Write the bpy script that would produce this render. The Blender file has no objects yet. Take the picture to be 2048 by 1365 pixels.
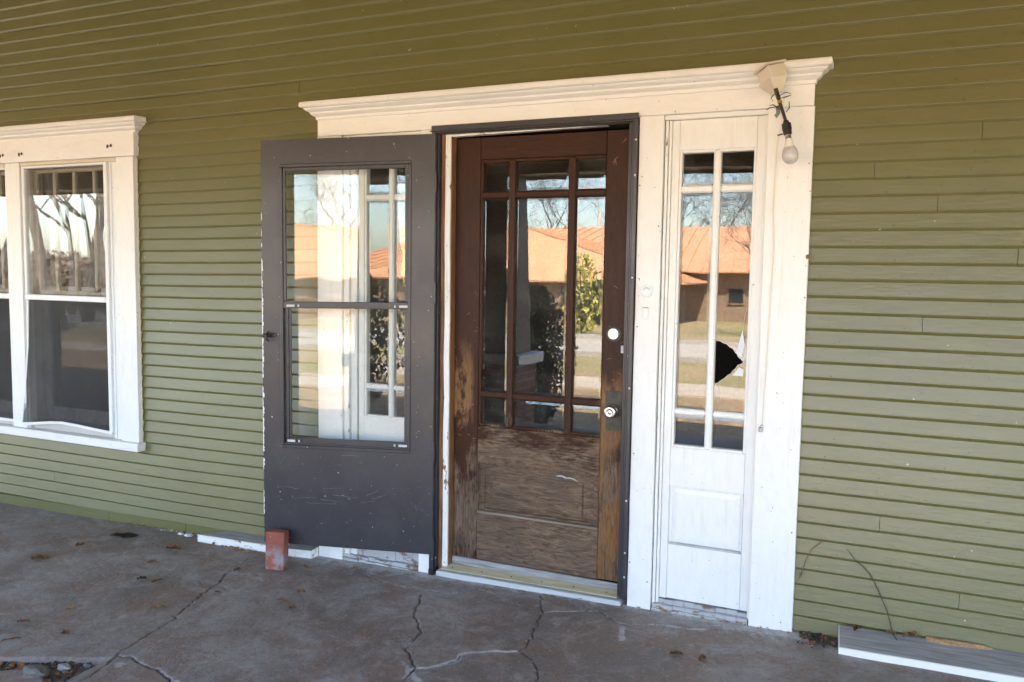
import bpy, bmesh, math, random
import numpy as np
from mathutils import Vector, Matrix, noise as mnoise

sc = bpy.context.scene
random.seed(7); np.random.seed(7)

# ------------------------------------------------------------------ camera
CAM = Vector((0.0, -3.7, 1.54))
R2 = Vector((0.91169782, 0.41058953, 0.01494393))
U2 = Vector((-0.04756606, 0.06935121, 0.99645767))
FW = Vector((-0.4080987, 0.90917911, -0.08275747))
cd = bpy.data.cameras.new('camera'); cam = bpy.data.objects.new('camera', cd)
sc.collection.objects.link(cam)
cd.sensor_width = 36; cd.lens = 29.435; cd.clip_start = 0.05; cd.clip_end = 1200
m = Matrix((R2, U2, -FW)).transposed().to_4x4(); m.translation = CAM
cam.matrix_world = m
sc.camera = cam

# ------------------------------------------------------------------ sky, sun, exposure
SUN_EL, SUN_AZ = math.radians(54), math.radians(24)       # azimuth from +Y towards +X
world = bpy.data.worlds.new('World'); sc.world = world; world.use_nodes = True
wn = world.node_tree; wn.nodes.clear()
sky = wn.nodes.new('ShaderNodeTexSky'); sky.sky_type = 'NISHITA'; sky.sun_disc = False
sky.sun_elevation = SUN_EL; sky.sun_rotation = SUN_AZ
sky.air_density = 1.0; sky.dust_density = 1.5; sky.ozone_density = 1.0
bg = wn.nodes.new('ShaderNodeBackground'); bg.inputs['Strength'].default_value = 0.15
wo = wn.nodes.new('ShaderNodeOutputWorld')
wn.links.new(sky.outputs[0], bg.inputs[0]); wn.links.new(bg.outputs[0], wo.inputs[0])
sl = bpy.data.lights.new('sun', 'SUN'); sl.energy = 4.6; sl.angle = math.radians(0.5); sl.color = (1.0, 0.89, 0.74)
so = bpy.data.objects.new('sun', sl); sc.collection.objects.link(so)
sdir = Vector((math.sin(SUN_AZ)*math.cos(SUN_EL), math.cos(SUN_AZ)*math.cos(SUN_EL), math.sin(SUN_EL)))
so.rotation_euler = (-sdir).to_track_quat('-Z', 'Y').to_euler()
sc.view_settings.view_transform = 'Standard'; sc.view_settings.look = 'None'
sc.view_settings.gamma = 1; sc.view_settings.use_curve_mapping = False
sc.view_settings.exposure = 3.43
sc.cycles.max_bounces = 10; sc.cycles.diffuse_bounces = 5; sc.cycles.transparent_max_bounces = 24
sc.cycles.glossy_bounces = 5
sc.cycles.use_denoising = True
sc.cycles.sample_clamp_indirect = 8

# ------------------------------------------------------------------ helpers
COL = sc.collection

def tag(o, label=None, cat=None, group=None, kind=None):
    if label: o['label'] = label
    if cat: o['category'] = cat
    if group: o['group'] = group
    if kind: o['kind'] = kind
    return o

def thing(name, loc, label, cat, group=None, rot=None):
    o = bpy.data.objects.new(name, None); COL.objects.link(o)
    o.empty_display_size = 0.1
    o.location = loc
    if rot: o.rotation_euler = rot
    return tag(o, label, cat, group)

def obj(name, bm, mat, parent=None, smooth=False, local=False, label=None, kind=None):
    """link a bmesh (built in world space, or in the parent's space with local=True)"""
    me = bpy.data.meshes.new(name)
    bmesh.ops.recalc_face_normals(bm, faces=bm.faces)
    bm.to_mesh(me); bm.free()
    o = bpy.data.objects.new(name, me); COL.objects.link(o)
    me.materials.append(mat)
    if smooth: me.shade_smooth()
    if parent:
        o.parent = parent
        if not local:
            p = parent; M = p.matrix_basis
            if p.parent: M = p.parent.matrix_basis @ M
            me.transform(M.inverted())
    if label: o['label'] = label
    if kind: o['kind'] = kind
    return o

def BM(): return bmesh.new()

def box(bm, x0, x1, y0, y1, z0, z1, bev=0.0, seg=1, mat=None):
    vs = [bm.verts.new((x, y, z)) for x in (x0, x1) for y in (y0, y1) for z in (z0, z1)]
    F = [(0,1,3,2), (4,6,7,5), (0,4,5,1), (2,3,7,6), (0,2,6,4), (1,5,7,3)]
    fs = [bm.faces.new([vs[i] for i in f]) for f in F]
    if bev > 0:
        es = list({e for f in fs for e in f.edges})
        r = bmesh.ops.bevel(bm, geom=es, offset=bev, segments=seg, affect='EDGES', profile=0.5)
        vs = list({v for f in r['faces'] for v in f.verts} | {v for v in vs if v.is_valid})
    if mat is not None:
        bmesh.ops.transform(bm, matrix=mat, verts=[v for v in vs if v.is_valid])
    return [v for v in vs if v.is_valid]

def tube(bm, pts, rad, n=8, cap=True):
    pts = [Vector(p) for p in pts]
    if not hasattr(rad, '__len__'): rad = [rad]*len(pts)
    rings = []
    up = Vector((0.13, 0.27, 0.95))
    for i, p in enumerate(pts):
        t = (pts[min(i+1, len(pts)-1)] - pts[max(i-1, 0)])
        if t.length < 1e-9: t = Vector((0, 0, 1))
        t.normalize()
        a = t.cross(up)
        if a.length < 1e-3: a = t.cross(Vector((1, 0, 0)))
        a.normalize(); b = t.cross(a)
        rings.append([bm.verts.new(p + rad[i]*(math.cos(2*math.pi*k/n)*a + math.sin(2*math.pi*k/n)*b)) for k in range(n)])
    for r0, r1 in zip(rings, rings[1:]):
        for k in range(n):
            bm.faces.new((r0[k], r0[(k+1) % n], r1[(k+1) % n], r1[k]))
    if cap:
        bm.faces.new(rings[0][::-1]); bm.faces.new(rings[-1])

def lathe(bm, prof, n=24, M=Matrix()):
    """prof: list of (radius, z)"""
    rings = []
    for r, z in prof:
        if r < 1e-6: rings.append([bm.verts.new(M @ Vector((0, 0, z)))])
        else: rings.append([bm.verts.new(M @ Vector((r*math.cos(2*math.pi*k/n), r*math.sin(2*math.pi*k/n), z))) for k in range(n)])
    for a, b in zip(rings, rings[1:]):
        for k in range(n):
            k2 = (k+1) % n
            if len(a) == 1 and len(b) == 1: continue
            if len(a) == 1: bm.faces.new((a[0], b[k], b[k2]))
            elif len(b) == 1: bm.faces.new((a[k], a[k2], b[0]))
            else: bm.faces.new((a[k], a[k2], b[k2], b[k]))

def poly_prism(bm, pts, y0, y1):
    """polygon in x,z extruded y0..y1"""
    a = [bm.verts.new((x, y0, z)) for x, z in pts]; b = [bm.verts.new((x, y1, z)) for x, z in pts]
    bm.faces.new(a); bm.faces.new(b[::-1])
    for i in range(len(pts)):
        j = (i+1) % len(pts); bm.faces.new((a[i], b[i], b[j], a[j]))

# ------------------------------------------------------------------ materials
class NT:
    def __init__(s, name):
        s.m = bpy.data.materials.new(name); s.m.use_nodes = True; s.nt = s.m.node_tree
        s.b = s.nt.nodes['Principled BSDF']; s.pos = s.nt.nodes.new('ShaderNodeNewGeometry').outputs['Position']
    def n(s, t): return s.nt.nodes.new(t)
    def l(s, a, b): s.nt.links.new(a, b)
    def noise(s, scale, detail=4, rough=0.55, vec=(1, 1, 1), off=(0, 0, 0), dist=0.0):
        mp = s.n('ShaderNodeMapping'); s.l(s.pos, mp.inputs[0]); mp.inputs['Scale'].default_value = vec; mp.inputs['Location'].default_value = off
        t = s.n('ShaderNodeTexNoise'); s.l(mp.outputs[0], t.inputs['Vector']); t.inputs['Scale'].default_value = scale
        t.inputs['Detail'].default_value = detail; t.inputs['Roughness'].default_value = rough; t.inputs['Distortion'].default_value = dist
        return t.outputs[0]
    def ramp(s, f, a, b, lo=0.0, hi=1.0):
        r = s.n('ShaderNodeMapRange'); r.clamp = True; s.l(f, r.inputs[0])
        r.inputs[1].default_value = a; r.inputs[2].default_value = b; r.inputs[3].default_value = lo; r.inputs[4].default_value = hi
        return r.outputs[0]
    def math(s, op, a, b=None):
        r = s.n('ShaderNodeMath'); r.operation = op
        for i, v in enumerate((a, b)):
            if v is None: continue
            if isinstance(v, (int, float)): r.inputs[i].default_value = v
            else: s.l(v, r.inputs[i])
        return r.outputs[0]
    def mix(s, f, a, b):
        r = s.n('ShaderNodeMix'); r.data_type = 'RGBA'
        if isinstance(f, (int, float)): r.inputs[0].default_value = f
        else: s.l(f, r.inputs[0])
        for i, v in ((6, a), (7, b)):
            if isinstance(v, tuple): r.inputs[i].default_value = (*v, 1)
            else: s.l(v, r.inputs[i])
        return r.outputs[2]
    def xyz(s):
        r = s.n('ShaderNodeSeparateXYZ'); s.l(s.pos, r.inputs[0]); return r.outputs
    def bump(s, h, dist, strength=1.0):
        r = s.n('ShaderNodeBump'); s.l(h, r.inputs['Height']); r.inputs['Distance'].default_value = dist; r.inputs['Strength'].default_value = strength
        return r.outputs[0]
    def done(s, col=None, rough=None, nrm=None, metal=0.0, spec=None):
        for k, v in (('Base Color', col), ('Roughness', rough), ('Normal', nrm), ('Metallic', metal), ('Specular IOR Level', spec)):
            if v is None: continue
            i = s.b.inputs[k]
            if isinstance(v, tuple): i.default_value = (*v, 1)
            elif isinstance(v, (int, float)): i.default_value = v
            else: s.l(v, i)
        return s.m

def plain(name, col, rough=0.5, metal=0.0, var=0.25, scale=30, bump=0.0, vec=(1, 1, 1)):
    t = NT(name); f = t.noise(scale, vec=vec)
    dark = tuple(c*(1-var) for c in col); light = tuple(min(1, c*(1+var*0.6)) for c in col)
    c = t.mix(t.ramp(f, 0.3, 0.7), dark, light)
    nr = t.bump(t.noise(scale*3, vec=vec), bump) if bump else None
    return t.done(c, rough, nr, metal)

def mk_siding():
    t = NT('green_siding_paint')
    big = t.noise(1.1, 3); c = t.mix(t.ramp(big, 0.35, 0.7), (0.112, 0.107, 0.029), (0.132, 0.125, 0.037))
    st = t.noise(7, 6, 0.7, vec=(0.3, 1, 2.5)); c = t.mix(t.ramp(st, 0.50, 0.72, 0, 0.28), c, (0.15, 0.125, 0.060))
    st2 = t.noise(30, 5, 0.7, vec=(0.25, 1, 1.6), off=(7, 0, 2)); c = t.mix(t.ramp(st2, 0.50, 0.68, 0, 0.30), c, (0.085, 0.078, 0.035))
    sp = t.noise(55, 2); c = t.mix(t.ramp(sp, 0.70, 0.74, 0, 0.75), c, (0.055, 0.050, 0.030))
    sp2 = t.noise(31, 2, off=(5, 3, 1)); c = t.mix(t.ramp(sp2, 0.755, 0.77, 0, 0.9), c, (0.40, 0.40, 0.30))
    h = t.math('ADD', t.math('MULTIPLY', t.noise(120, 3, vec=(0.12, 1, 1)), 0.4), t.noise(18, 4, 0.6, vec=(0.4, 1, 1)))
    return t.done(c, t.ramp(st, 0.3, 0.7, 0.36, 0.43), t.bump(h, 0.0016), spec=0.85)

def mk_white(name='white_trim_paint', col=(0.80, 0.79, 0.765), peel=0.0, dirt=0.35, vert=True):
    t = NT(name)
    c = t.mix(t.ramp(t.noise(2.5, 4), 0.3, 0.75), tuple(k*0.94 for k in col), col)
    v = (3, 3, 0.25) if vert else (0.25, 3, 3)
    c = t.mix(t.ramp(t.noise(24, 6, 0.75, vec=(1.5, 1.5, 0.4) if vert else (0.4, 1.5, 1.5), off=(3, 2, 1)), 0.45, 0.72, 0, 0.24), c, (0.56, 0.53, 0.47))
    d = t.noise(10, 5, vec=v); c = t.mix(t.ramp(d, 0.60, 0.8, 0, dirt), c, (0.50, 0.44, 0.33))
    ck = t.noise(55, 2); c = t.mix(t.ramp(ck, 0.74, 0.76, 0, 0.8), c, (0.22, 0.17, 0.12))
    if peel:
        pn = t.noise(16, 6, 0.7, vec=(1.5, 1.5, 0.5) if vert else (0.5, 1.5, 1.5)); f = t.ramp(pn, 0.62-peel, 0.64-peel)
        c = t.mix(f, c, t.mix(t.ramp(t.noise(60, 3, vec=(3, 3, 0.2)), 0.3, 0.7), (0.12, 0.075, 0.045), (0.30, 0.22, 0.15)))
    h = t.math('ADD', t.noise(90, 3, vec=(1, 1, 0.2) if vert else (0.2, 1, 1)), t.noise(12, 3))
    return t.done(c, 0.42, t.bump(h, 0.0009))

def mk_dark():
    t = NT('charcoal_door_paint')
    c = t.mix(t.ramp(t.noise(2.2, 4), 0.3, 0.7), (0.021, 0.022, 0.028), (0.027, 0.028, 0.035))
    # scuffs: thin light scratches, denser low on the door
    z = t.xyz()[2]
    low = t.ramp(z, 0.9, 0.15, 0.0, 1.0)
    s1 = t.noise(26, 3, 0.6, vec=(0.35, 0.35, 2.2), dist=1.2)
    m1 = t.ramp(s1, 0.70, 0.715); msk = t.ramp(t.noise(3.5, 2, off=(2, 1, 7)), 0.50, 0.60)
    c = t.mix(t.math('MULTIPLY', t.math('MULTIPLY', m1, msk), t.math('MULTIPLY', low, 0.6)), c, (0.35, 0.35, 0.37))
    dust = t.noise(7, 6, 0.8); c = t.mix(t.ramp(dust, 0.48, 0.75, 0, 0.16), c, (0.13, 0.125, 0.12))
    c = t.mix(t.ramp(t.noise(34, 5, 0.8, off=(2, 2, 2)), 0.52, 0.70, 0, 0.35), c, (0.014, 0.015, 0.019))
    sp = t.noise(80, 1, off=(9, 2, 3)); c = t.mix(t.ramp(sp, 0.775, 0.785, 0, 0.8), c, (0.6, 0.6, 0.58))
    return t.done(c, t.ramp(t.noise(5, 4), 0.3, 0.7, 0.30, 0.42), t.bump(t.noise(120, 2), 0.0004), spec=0.6)

def mk_wood(name, horiz, wear=0.0):
    t = NT(name)
    gv = (0.5, 2, 3.4) if horiz else (3.4, 2, 0.45)
    grain = t.noise(20, 6, 0.66, vec=gv, dist=1.4)
    fine = t.noise(120, 3, 0.6, vec=gv)
    varn = t.mix(t.ramp(grain, 0.35, 0.7), (0.027, 0.0078, 0.0020), (0.052, 0.0155, 0.0042))
    varn = t.mix(t.ramp(t.noise(5, 4, 0.6, vec=(1, 1, 0.5)), 0.52, 0.72, 0, 0.55), varn, (0.019, 0.0088, 0.0068))
    bare = t.mix(t.ramp(grain, 0.38, 0.62), (0.078, 0.047, 0.030), (0.205, 0.136, 0.088))
    bare = t.mix(t.ramp(t.noise(3.2, 3, off=(4, 1, 2)), 0.42, 0.62, 0, 0.6), bare, t.mix(t.ramp(grain, 0.3, 0.7), (0.055, 0.038, 0.028), (0.125, 0.092, 0.067)))
    honey = t.mix(t.ramp(grain, 0.3, 0.72), (0.11, 0.052, 0.020), (0.26, 0.135, 0.055))
    z = t.xyz()[2]
    wz = t.ramp(z, 0.98, 0.55, -0.34 + wear, 0.13 + wear)          # the finish is worn away towards the foot
    pn = t.noise(6.5, 7, 0.68, vec=(1.2, 1, 0.55) if not horiz else (0.6, 1, 1.4), off=(1, 0, 3))
    f = t.ramp(t.math('ADD', t.math('ADD', pn, wz), t.math('MULTIPLY', t.math('SUBTRACT', grain, 0.5), 0.35)), 0.48, 0.62)
    # small chips everywhere
    cn = t.noise(48, 3, 0.7, vec=(1, 1, 1.6)); cm = t.noise(4.0, 2, off=(8, 0, 0))
    chip = t.math('MULTIPLY', t.ramp(cn, 0.655, 0.675), t.ramp(cm, 0.46, 0.58))
    chip = t.math('MULTIPLY', chip, t.ramp(z, 1.9, 1.35, 0.15, 1.0))
    c = t.mix(f, varn, bare)
    c = t.mix(t.math('MULTIPLY', chip, 0.8), c, (0.23, 0.105, 0.045))
    x = t.xyz()[0]
    # honey coloured bare wood around the lock plate on the right stile
    hx = t.ramp(x, -1.235, -1.205); hz = t.math('MULTIPLY', t.ramp(z, 1.10, 1.00), t.ramp(t.math('ADD', z, t.math('MULTIPLY', pn, 0.25)), 0.10, 0.20))
    hf = t.math('MULTIPLY', t.math('MULTIPLY', hx, hz), t.ramp(t.noise(9, 5, vec=(1.4, 1, 0.4), off=(3, 3, 0)), 0.36, 0.52))
    hx2 = t.ramp(x, -1.88, -1.91); hz2 = t.math('MULTIPLY', t.ramp(z, 1.22, 1.0), t.ramp(z, 0.74, 0.80))
    hf2 = t.math('MULTIPLY', t.math('MULTIPLY', hx2, hz2), t.ramp(t.noise(16, 5, vec=(1.4, 1, 0.5), off=(1, 3, 0)), 0.46, 0.54))
    c = t.mix(t.math('MAXIMUM', hf, hf2), c, honey)
    h = t.math('ADD', t.math('MULTIPLY', grain, t.ramp(f, 0, 1, 0.4, 2.2)), t.math('MULTIPLY', fine, 0.3))
    ro = t.ramp(f, 0, 1, 0.46, 0.75)
    return t.done(c, ro, t.bump(h, 0.0022), spec=0.22)

def mk_glass(name, r0=0.085, tint=(0.985, 0.99, 0.985), wav=0.0009, wscale=5.0, dust=0.02):
    t = NT(name); nt = t.nt
    tr = t.n('ShaderNodeBsdfTransparent'); tr.inputs[0].default_value = (*tint, 1)
    gl = t.n('ShaderNodeBsdfGlossy'); gl.inputs['Roughness'].default_value = 0.0
    df = t.n('ShaderNodeBsdfDiffuse'); df.inputs[0].default_value = (0.55, 0.52, 0.46, 1)
    bp = t.bump(t.noise(wscale, 2, 0.4), wav)
    t.l(bp, gl.inputs['Normal'])
    g = t.n('ShaderNodeNewGeometry'); d = t.n('ShaderNodeVectorMath'); d.operation = 'DOT_PRODUCT'
    t.l(g.outputs['Normal'], d.inputs[0]); t.l(g.outputs['Incoming'], d.inputs[1])
    c = t.math('ABSOLUTE', d.outputs['Value']); q = t.math('POWER', t.math('SUBTRACT', 1.0, c), 5.0)
    F = t.math('ADD', t.math('MULTIPLY', q, 1-r0), r0)
    m1 = t.n('ShaderNodeMixShader'); t.l(F, m1.inputs[0]); t.l(tr.outputs[0], m1.inputs[1]); t.l(gl.outputs[0], m1.inputs[2])
    m2 = t.n('ShaderNodeMixShader'); dn = t.noise(9, 5, 0.7)
    fs = t.noise(150, 1, 0.5)
    t.l(t.math('ADD', t.ramp(dn, 0.45, 0.8, dust*0.3, dust*2.5), t.ramp(fs, 0.76, 0.78, 0, 0.25)), m2.inputs[0]); t.l(m1.outputs[0], m2.inputs[1]); t.l(df.outputs[0], m2.inputs[2])
    t.l(m2.outputs[0], nt.nodes['Material Output'].inputs['Surface'])
    nt.nodes.remove(t.b)
    return t.m

def mk_screen():
    t = NT('insect_screen')
    tr = t.n('ShaderNodeBsdfTransparent'); df = t.n('ShaderNodeBsdfPrincipled')
    df.inputs['Base Color'].default_value = (0.016, 0.016, 0.018, 1); df.inputs['Roughness'].default_value = 0.6
    m1 = t.n('ShaderNodeMixShader'); m1.inputs[0].default_value = 0.5
    t.l(t.ramp(t.noise(4, 3), 0.3, 0.7, 0.36, 0.46), m1.inputs[0])
    t.l(tr.outputs[0], m1.inputs[1]); t.l(df.outputs[0], m1.inputs[2]); t.l(m1.outputs[0], t.nt.nodes['Material Output'].inputs['Surface'])
    t.nt.nodes.remove(t.b); return t.m

def mk_floor():
    t = NT('old_porch_concrete')
    at = t.n('ShaderNodeAttribute'); at.attribute_name = 'crack'; at2 = t.n('ShaderNodeAttribute'); at2.attribute_name = 'pale'
    a = t.noise(1.3, 6, 0.65, dist=0.8); b = t.noise(2.4, 6, 0.68, off=(3, 8, 0), dist=1.0)
    c = t.mix(t.ramp(a, 0.41, 0.59), (0.173, 0.140, 0.118), (0.307, 0.276, 0.263))
    c = t.mix(t.ramp(b, 0.47, 0.60, 0, 0.75), c, (0.240, 0.158, 0.114))
    c = t.mix(t.ramp(t.noise(3.1, 7, 0.75, off=(1, 1, 0), dist=1.5), 0.50, 0.62, 0, 0.6), c, (0.368, 0.338, 0.315))
    c = t.mix(t.ramp(t.noise(16, 7, 0.8, off=(6, 1, 0)), 0.46, 0.66, 0, 0.55), c, (0.134, 0.107, 0.092))
    c = t.mix(t.ramp(t.noise(48, 5, 0.8), 0.52, 0.66, 0, 0.6), c, (0.106, 0.088, 0.077))
    c = t.mix(t.ramp(t.noise(70, 4, 0.8, off=(9, 4, 0)), 0.56, 0.68, 0, 0.5), c, (0.401, 0.374, 0.346))
    pn = t.noise(17, 7, 0.8)
    pf = t.ramp(t.math('ADD', at2.outputs['Fac'], t.math('MULTIPLY', t.math('SUBTRACT', pn, 0.5), 2.4)), 0.34, 0.60, 0, 0.8)
    c = t.mix(pf, c, t.mix(t.ramp(t.noise(14, 5, 0.7), 0.4, 0.6), (0.335, 0.332, 0.346), (0.495, 0.486, 0.477)))
    sp = t.noise(75, 1); c = t.mix(t.ramp(sp, 0.765, 0.785, 0, 0.8), c, (0.495, 0.495, 0.495))
    c = t.mix(t.ramp(at.outputs['Fac'], 0.3, 0.8, 0, 0.92), c, (0.018, 0.015, 0.012))
    h = t.math('ADD', t.noise(45, 6, 0.8), t.math('MULTIPLY', t.noise(8, 5), 1.5))
    return t.done(c, t.ramp(b, 0.35, 0.65, 0.50, 0.74), t.bump(h, 0.005))

def mk_ground():
    t = NT('dry_lawn')
    c = t.mix(t.ramp(t.noise(0.35, 5, 0.6), 0.42, 0.6), (0.40, 0.30, 0.165), (0.27, 0.26, 0.10))
    c = t.mix(t.ramp(t.noise(5, 5, 0.7), 0.5, 0.65, 0, 0.8), c, (0.42, 0.31, 0.19))
    c = t.mix(t.ramp(t.noise(14, 4, 0.7, off=(4, 4, 0)), 0.56, 0.66, 0, 0.75), c, (0.085, 0.060, 0.030))
    y = t.xyz()[1]
    lf = t.math('MULTIPLY', t.ramp(y, -11.5, -9.0), t.ramp(t.noise(9, 6, 0.8), 0.40, 0.52))
    c = t.mix(lf, c, t.mix(t.ramp(t.noise(16, 3), 0.42, 0.58), (0.20, 0.115, 0.055), (0.50, 0.37, 0.24)))
    return t.done(c, 0.9, t.bump(t.noise(14, 5, 0.8), 0.04))

GREEN = mk_siding()
WHITE = mk_white(); WHITEH = mk_white('white_trim_paint_along', vert=False)
WPEEL = mk_white('peeling_white_paint', peel=0.015, dirt=0.6); WPEELH = mk_white('peeling_white_sill_paint', peel=0.03, dirt=0.7, vert=False)
WCLEAN = mk_white('white_window_enamel', (0.78, 0.79, 0.80), dirt=0.12)
CREAM = mk_white('aged_cream_paint', (0.62, 0.54, 0.42), dirt=0.6)
DARK = mk_dark()
WOODV = mk_wood('worn_brown_door_upright', False); WOODH = mk_wood('worn_brown_door_crosswise', True)
WOODM = mk_wood('worn_brown_door_bars', False, 0.10)
WOODB = mk_wood('weathered_door_foot', True, 0.10); WOODP = mk_wood('weathered_ridged_panel', True, 0.30)
BARE = plain('bare_brown_wood', (0.22, 0.10, 0.045), 0.65, var=0.5, scale=40, bump=0.001, vec=(3, 3, 0.25))
WOODL = plain('bare_grey_ledge', (.20, .165, .13), .75, var=.3, scale=20, bump=.001, vec=(.3, 3, 3))
GAPDARK = plain('door_gap_dark', (0.03, 0.018, 0.012), 0.7)  # shade of the door head gap and panel split put into the colour
GREYWOOD = plain('weathered_grey_wood', (0.29, 0.28, 0.275), 0.75, var=0.4, scale=25, bump=0.001, vec=(0.25, 3, 3))
GLASS = mk_glass('bevelled_door_glass', r0=0.075, wscale=3.5, wav=0.00030)
GLASSW = mk_glass('old_wavy_window_glass', wscale=4.0, wav=0.00020)
GLASSS = mk_glass('storm_door_glass', r0=0.06, wscale=2.2, wav=0.0026, dust=0.012)
SCREEN = mk_screen()
STEEL = plain('satin_knob_metal', (0.55, 0.52, 0.48), 0.30, 1.0, var=0.15)
LOCKW = plain('bright_lock_face', (0.80, 0.79, 0.76), 0.28, 0.6, var=0.1)
PLATE = plain('dark_bronze_plate', (0.055, 0.055, 0.045), 0.45, 0.6, var=0.4)
BLACK = plain('black_plastic', (0.012, 0.011, 0.010), 0.4, var=0.3)
ROD = plain('dull_brown_lamp_pipe', (0.06, 0.05, 0.042), 0.4, 0.5, var=0.4)
ALU = plain('pale_corner_clip', (0.50, 0.50, 0.54), 0.4, 0.0, var=0.15)
BRASSY = plain('yellowed_threshold', (0.46, 0.41, 0.26), 0.5, 0.0, var=0.25, scale=20, bump=0.0006, vec=(0.3, 3, 3))
BULB = NT('frosted_bulb').done((0.52, 0.49, 0.49), 0.15)
BULBN = NT('bulb_collar').done((0.75, 0.70, 0.60), 0.35)
SCREW = plain('pale_screw_head', (0.65, 0.64, 0.62), 0.4, 0.3)
RUST = plain('rusty_mark', (0.11, 0.055, 0.03), 0.8, var=0.5, scale=90)
BRICKM = plain('red_brick_clay', (0.225, 0.062, 0.038), 0.8, var=0.3, scale=35, bump=0.002)
LEAFA = plain('dry_leaf_brown', (0.27, 0.125, 0.05), 0.6, var=0.5, scale=60, bump=0.001)
LEAFB = plain('dry_leaf_tan', (0.36, 0.22, 0.10), 0.6, var=0.4, scale=60, bump=0.001)
LEAFC = plain('dry_leaf_dark', (0.055, 0.040, 0.030), 0.7, var=0.4, scale=60)
TWIG = plain('dry_vine', (0.07, 0.048, 0.036), 0.7, var=0.4)
FLOOR = mk_floor(); GROUND = mk_ground()
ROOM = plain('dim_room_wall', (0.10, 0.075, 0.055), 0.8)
CEIL = plain('tan_ceiling_paint', (0.50, 0.36, 0.21), 0.55, var=0.12, scale=4)

# ================================================================== ground, street
def sheet(name, x0, x1, y0, y1, z, mat, nx=1, ny=1, thick=0.0):
    bm = BM()
    if thick: box(bm, x0, x1, y0, y1, z-thick, z)
    else:
        v = [[bm.verts.new((x0+(x1-x0)*i/nx, y0+(y1-y0)*j/ny, z)) for j in range(ny+1)] for i in range(nx+1)]
        for i in range(nx):
            for j in range(ny): bm.faces.new((v[i][j], v[i+1][j], v[i+1][j+1], v[i][j+1]))
    o = obj(name, bm, mat); o['kind'] = 'structure'; return o
G = -0.35
sheet('ground', -300, 300, -400, 200, G, GROUND)
ROADM = plain('pale_road', (0.44, 0.40, 0.35), 0.85, var=0.12, scale=3)
sheet('road', -150, 150, -18.6, -14.2, G+0.008, ROADM)
sheet('sidewalk', -150, 150, -10.3, -9.0, G+0.03, plain('pale_walk_concrete', (0.48, 0.41, 0.33), 0.85, var=0.2, scale=3), thick=0.06)
KERB = plain('kerb_concrete', (0.40, 0.37, 0.33), 0.85)
sheet('kerb', -150, 150, -14.2, -14.05, G+0.12, KERB, thick=0.2)
sheet('kerb_far', -150, 150, -18.75, -18.6, G+0.12, KERB, thick=0.2)

# ================================================================== porch floor (cracked slab)
CR = {  # polylines measured on the slab: (points, half width m, depth, pale)
 'a': ([(-3.064,-0.437),(-2.995,-0.564),(-2.977,-0.667),(-2.924,-0.817),(-2.852,-1.006),(-2.851,-1.036),(-2.83,-1.125),(-2.805,-1.266),(-2.784,-1.358),(-2.746,-1.437),(-2.719,-1.539),(-2.736,-1.62),(-2.70,-1.9)], .0034, .010, .25),
 'b': ([(-2.776,-1.364),(-2.71,-1.349),(-2.61,-1.377),(-2.497,-1.396),(-2.417,-1.435),(-2.3,-1.434)], .0042, .010, .55),
 'c': ([(-1.985,-0.298),(-1.93,-0.442),(-1.875,-0.543),(-1.782,-0.648),(-1.751,-0.771),(-1.749,-0.833),(-1.667,-0.91),(-1.617,-0.982),(-1.613,-1.047),(-1.615,-1.105),(-1.66,-1.3)], .0036, .010, .35),
 'd': ([(-1.613,-1.047),(-1.62,-0.97),(-1.566,-0.946),(-1.536,-0.9),(-1.498,-0.845),(-1.5,-0.778),(-1.432,-0.732),(-1.311,-0.679)], .0034, .009, 1.0),
 'd2': ([(-1.311,-0.679),(-1.301,-0.598),(-1.32,-0.499),(-1.35,-0.37),(-1.383,-0.231),(-1.459,-0.065)], .0034, .009, .35),
 'e': ([(-1.86,-0.115),(-1.827,-0.121),(-1.697,-0.136),(-1.591,-0.192),(-1.486,-0.226),(-1.399,-0.193)], .0026, .004, .45),
 'f': ([(-1.372,-0.258),(-1.28,-0.211),(-1.149,-0.14),(-1.027,-0.227),(-0.966,-0.241),(-0.889,-0.195),(-0.70,-0.16),(-0.55,-0.10)], .0032, .006, .55),
 'g': ([(-1.301,-0.675),(-1.229,-0.716),(-1.17,-0.806),(-1.148,-0.884),(-1.12,-1.0)], .0032, .006, .25),
 'h': ([(-2.434,-0.159),(-2.237,-0.228),(-2.142,-0.239),(-2.002,-0.235),(-1.848,-0.238),(-1.854,-0.096)], .0026, .004, .45),
 'i': ([(-0.991,-0.269),(-0.958,-0.393)], .003, .001, .9),
 'j': ([(-3.12,-0.20),(-3.09,-0.36),(-3.064,-0.437),(-3.02,-0.40)], .0035, .005, .5),
 'k': ([(-2.985,-0.60),(-2.90,-0.62),(-2.84,-0.63)], .0026, .003, .1),
 'l': ([(-1.13,-0.15),(-1.05,-0.08),(-0.98,-0.05)], .0026, .003, .2),
}
def fz(x, y): return 0.02 + 0.019*x
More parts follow.
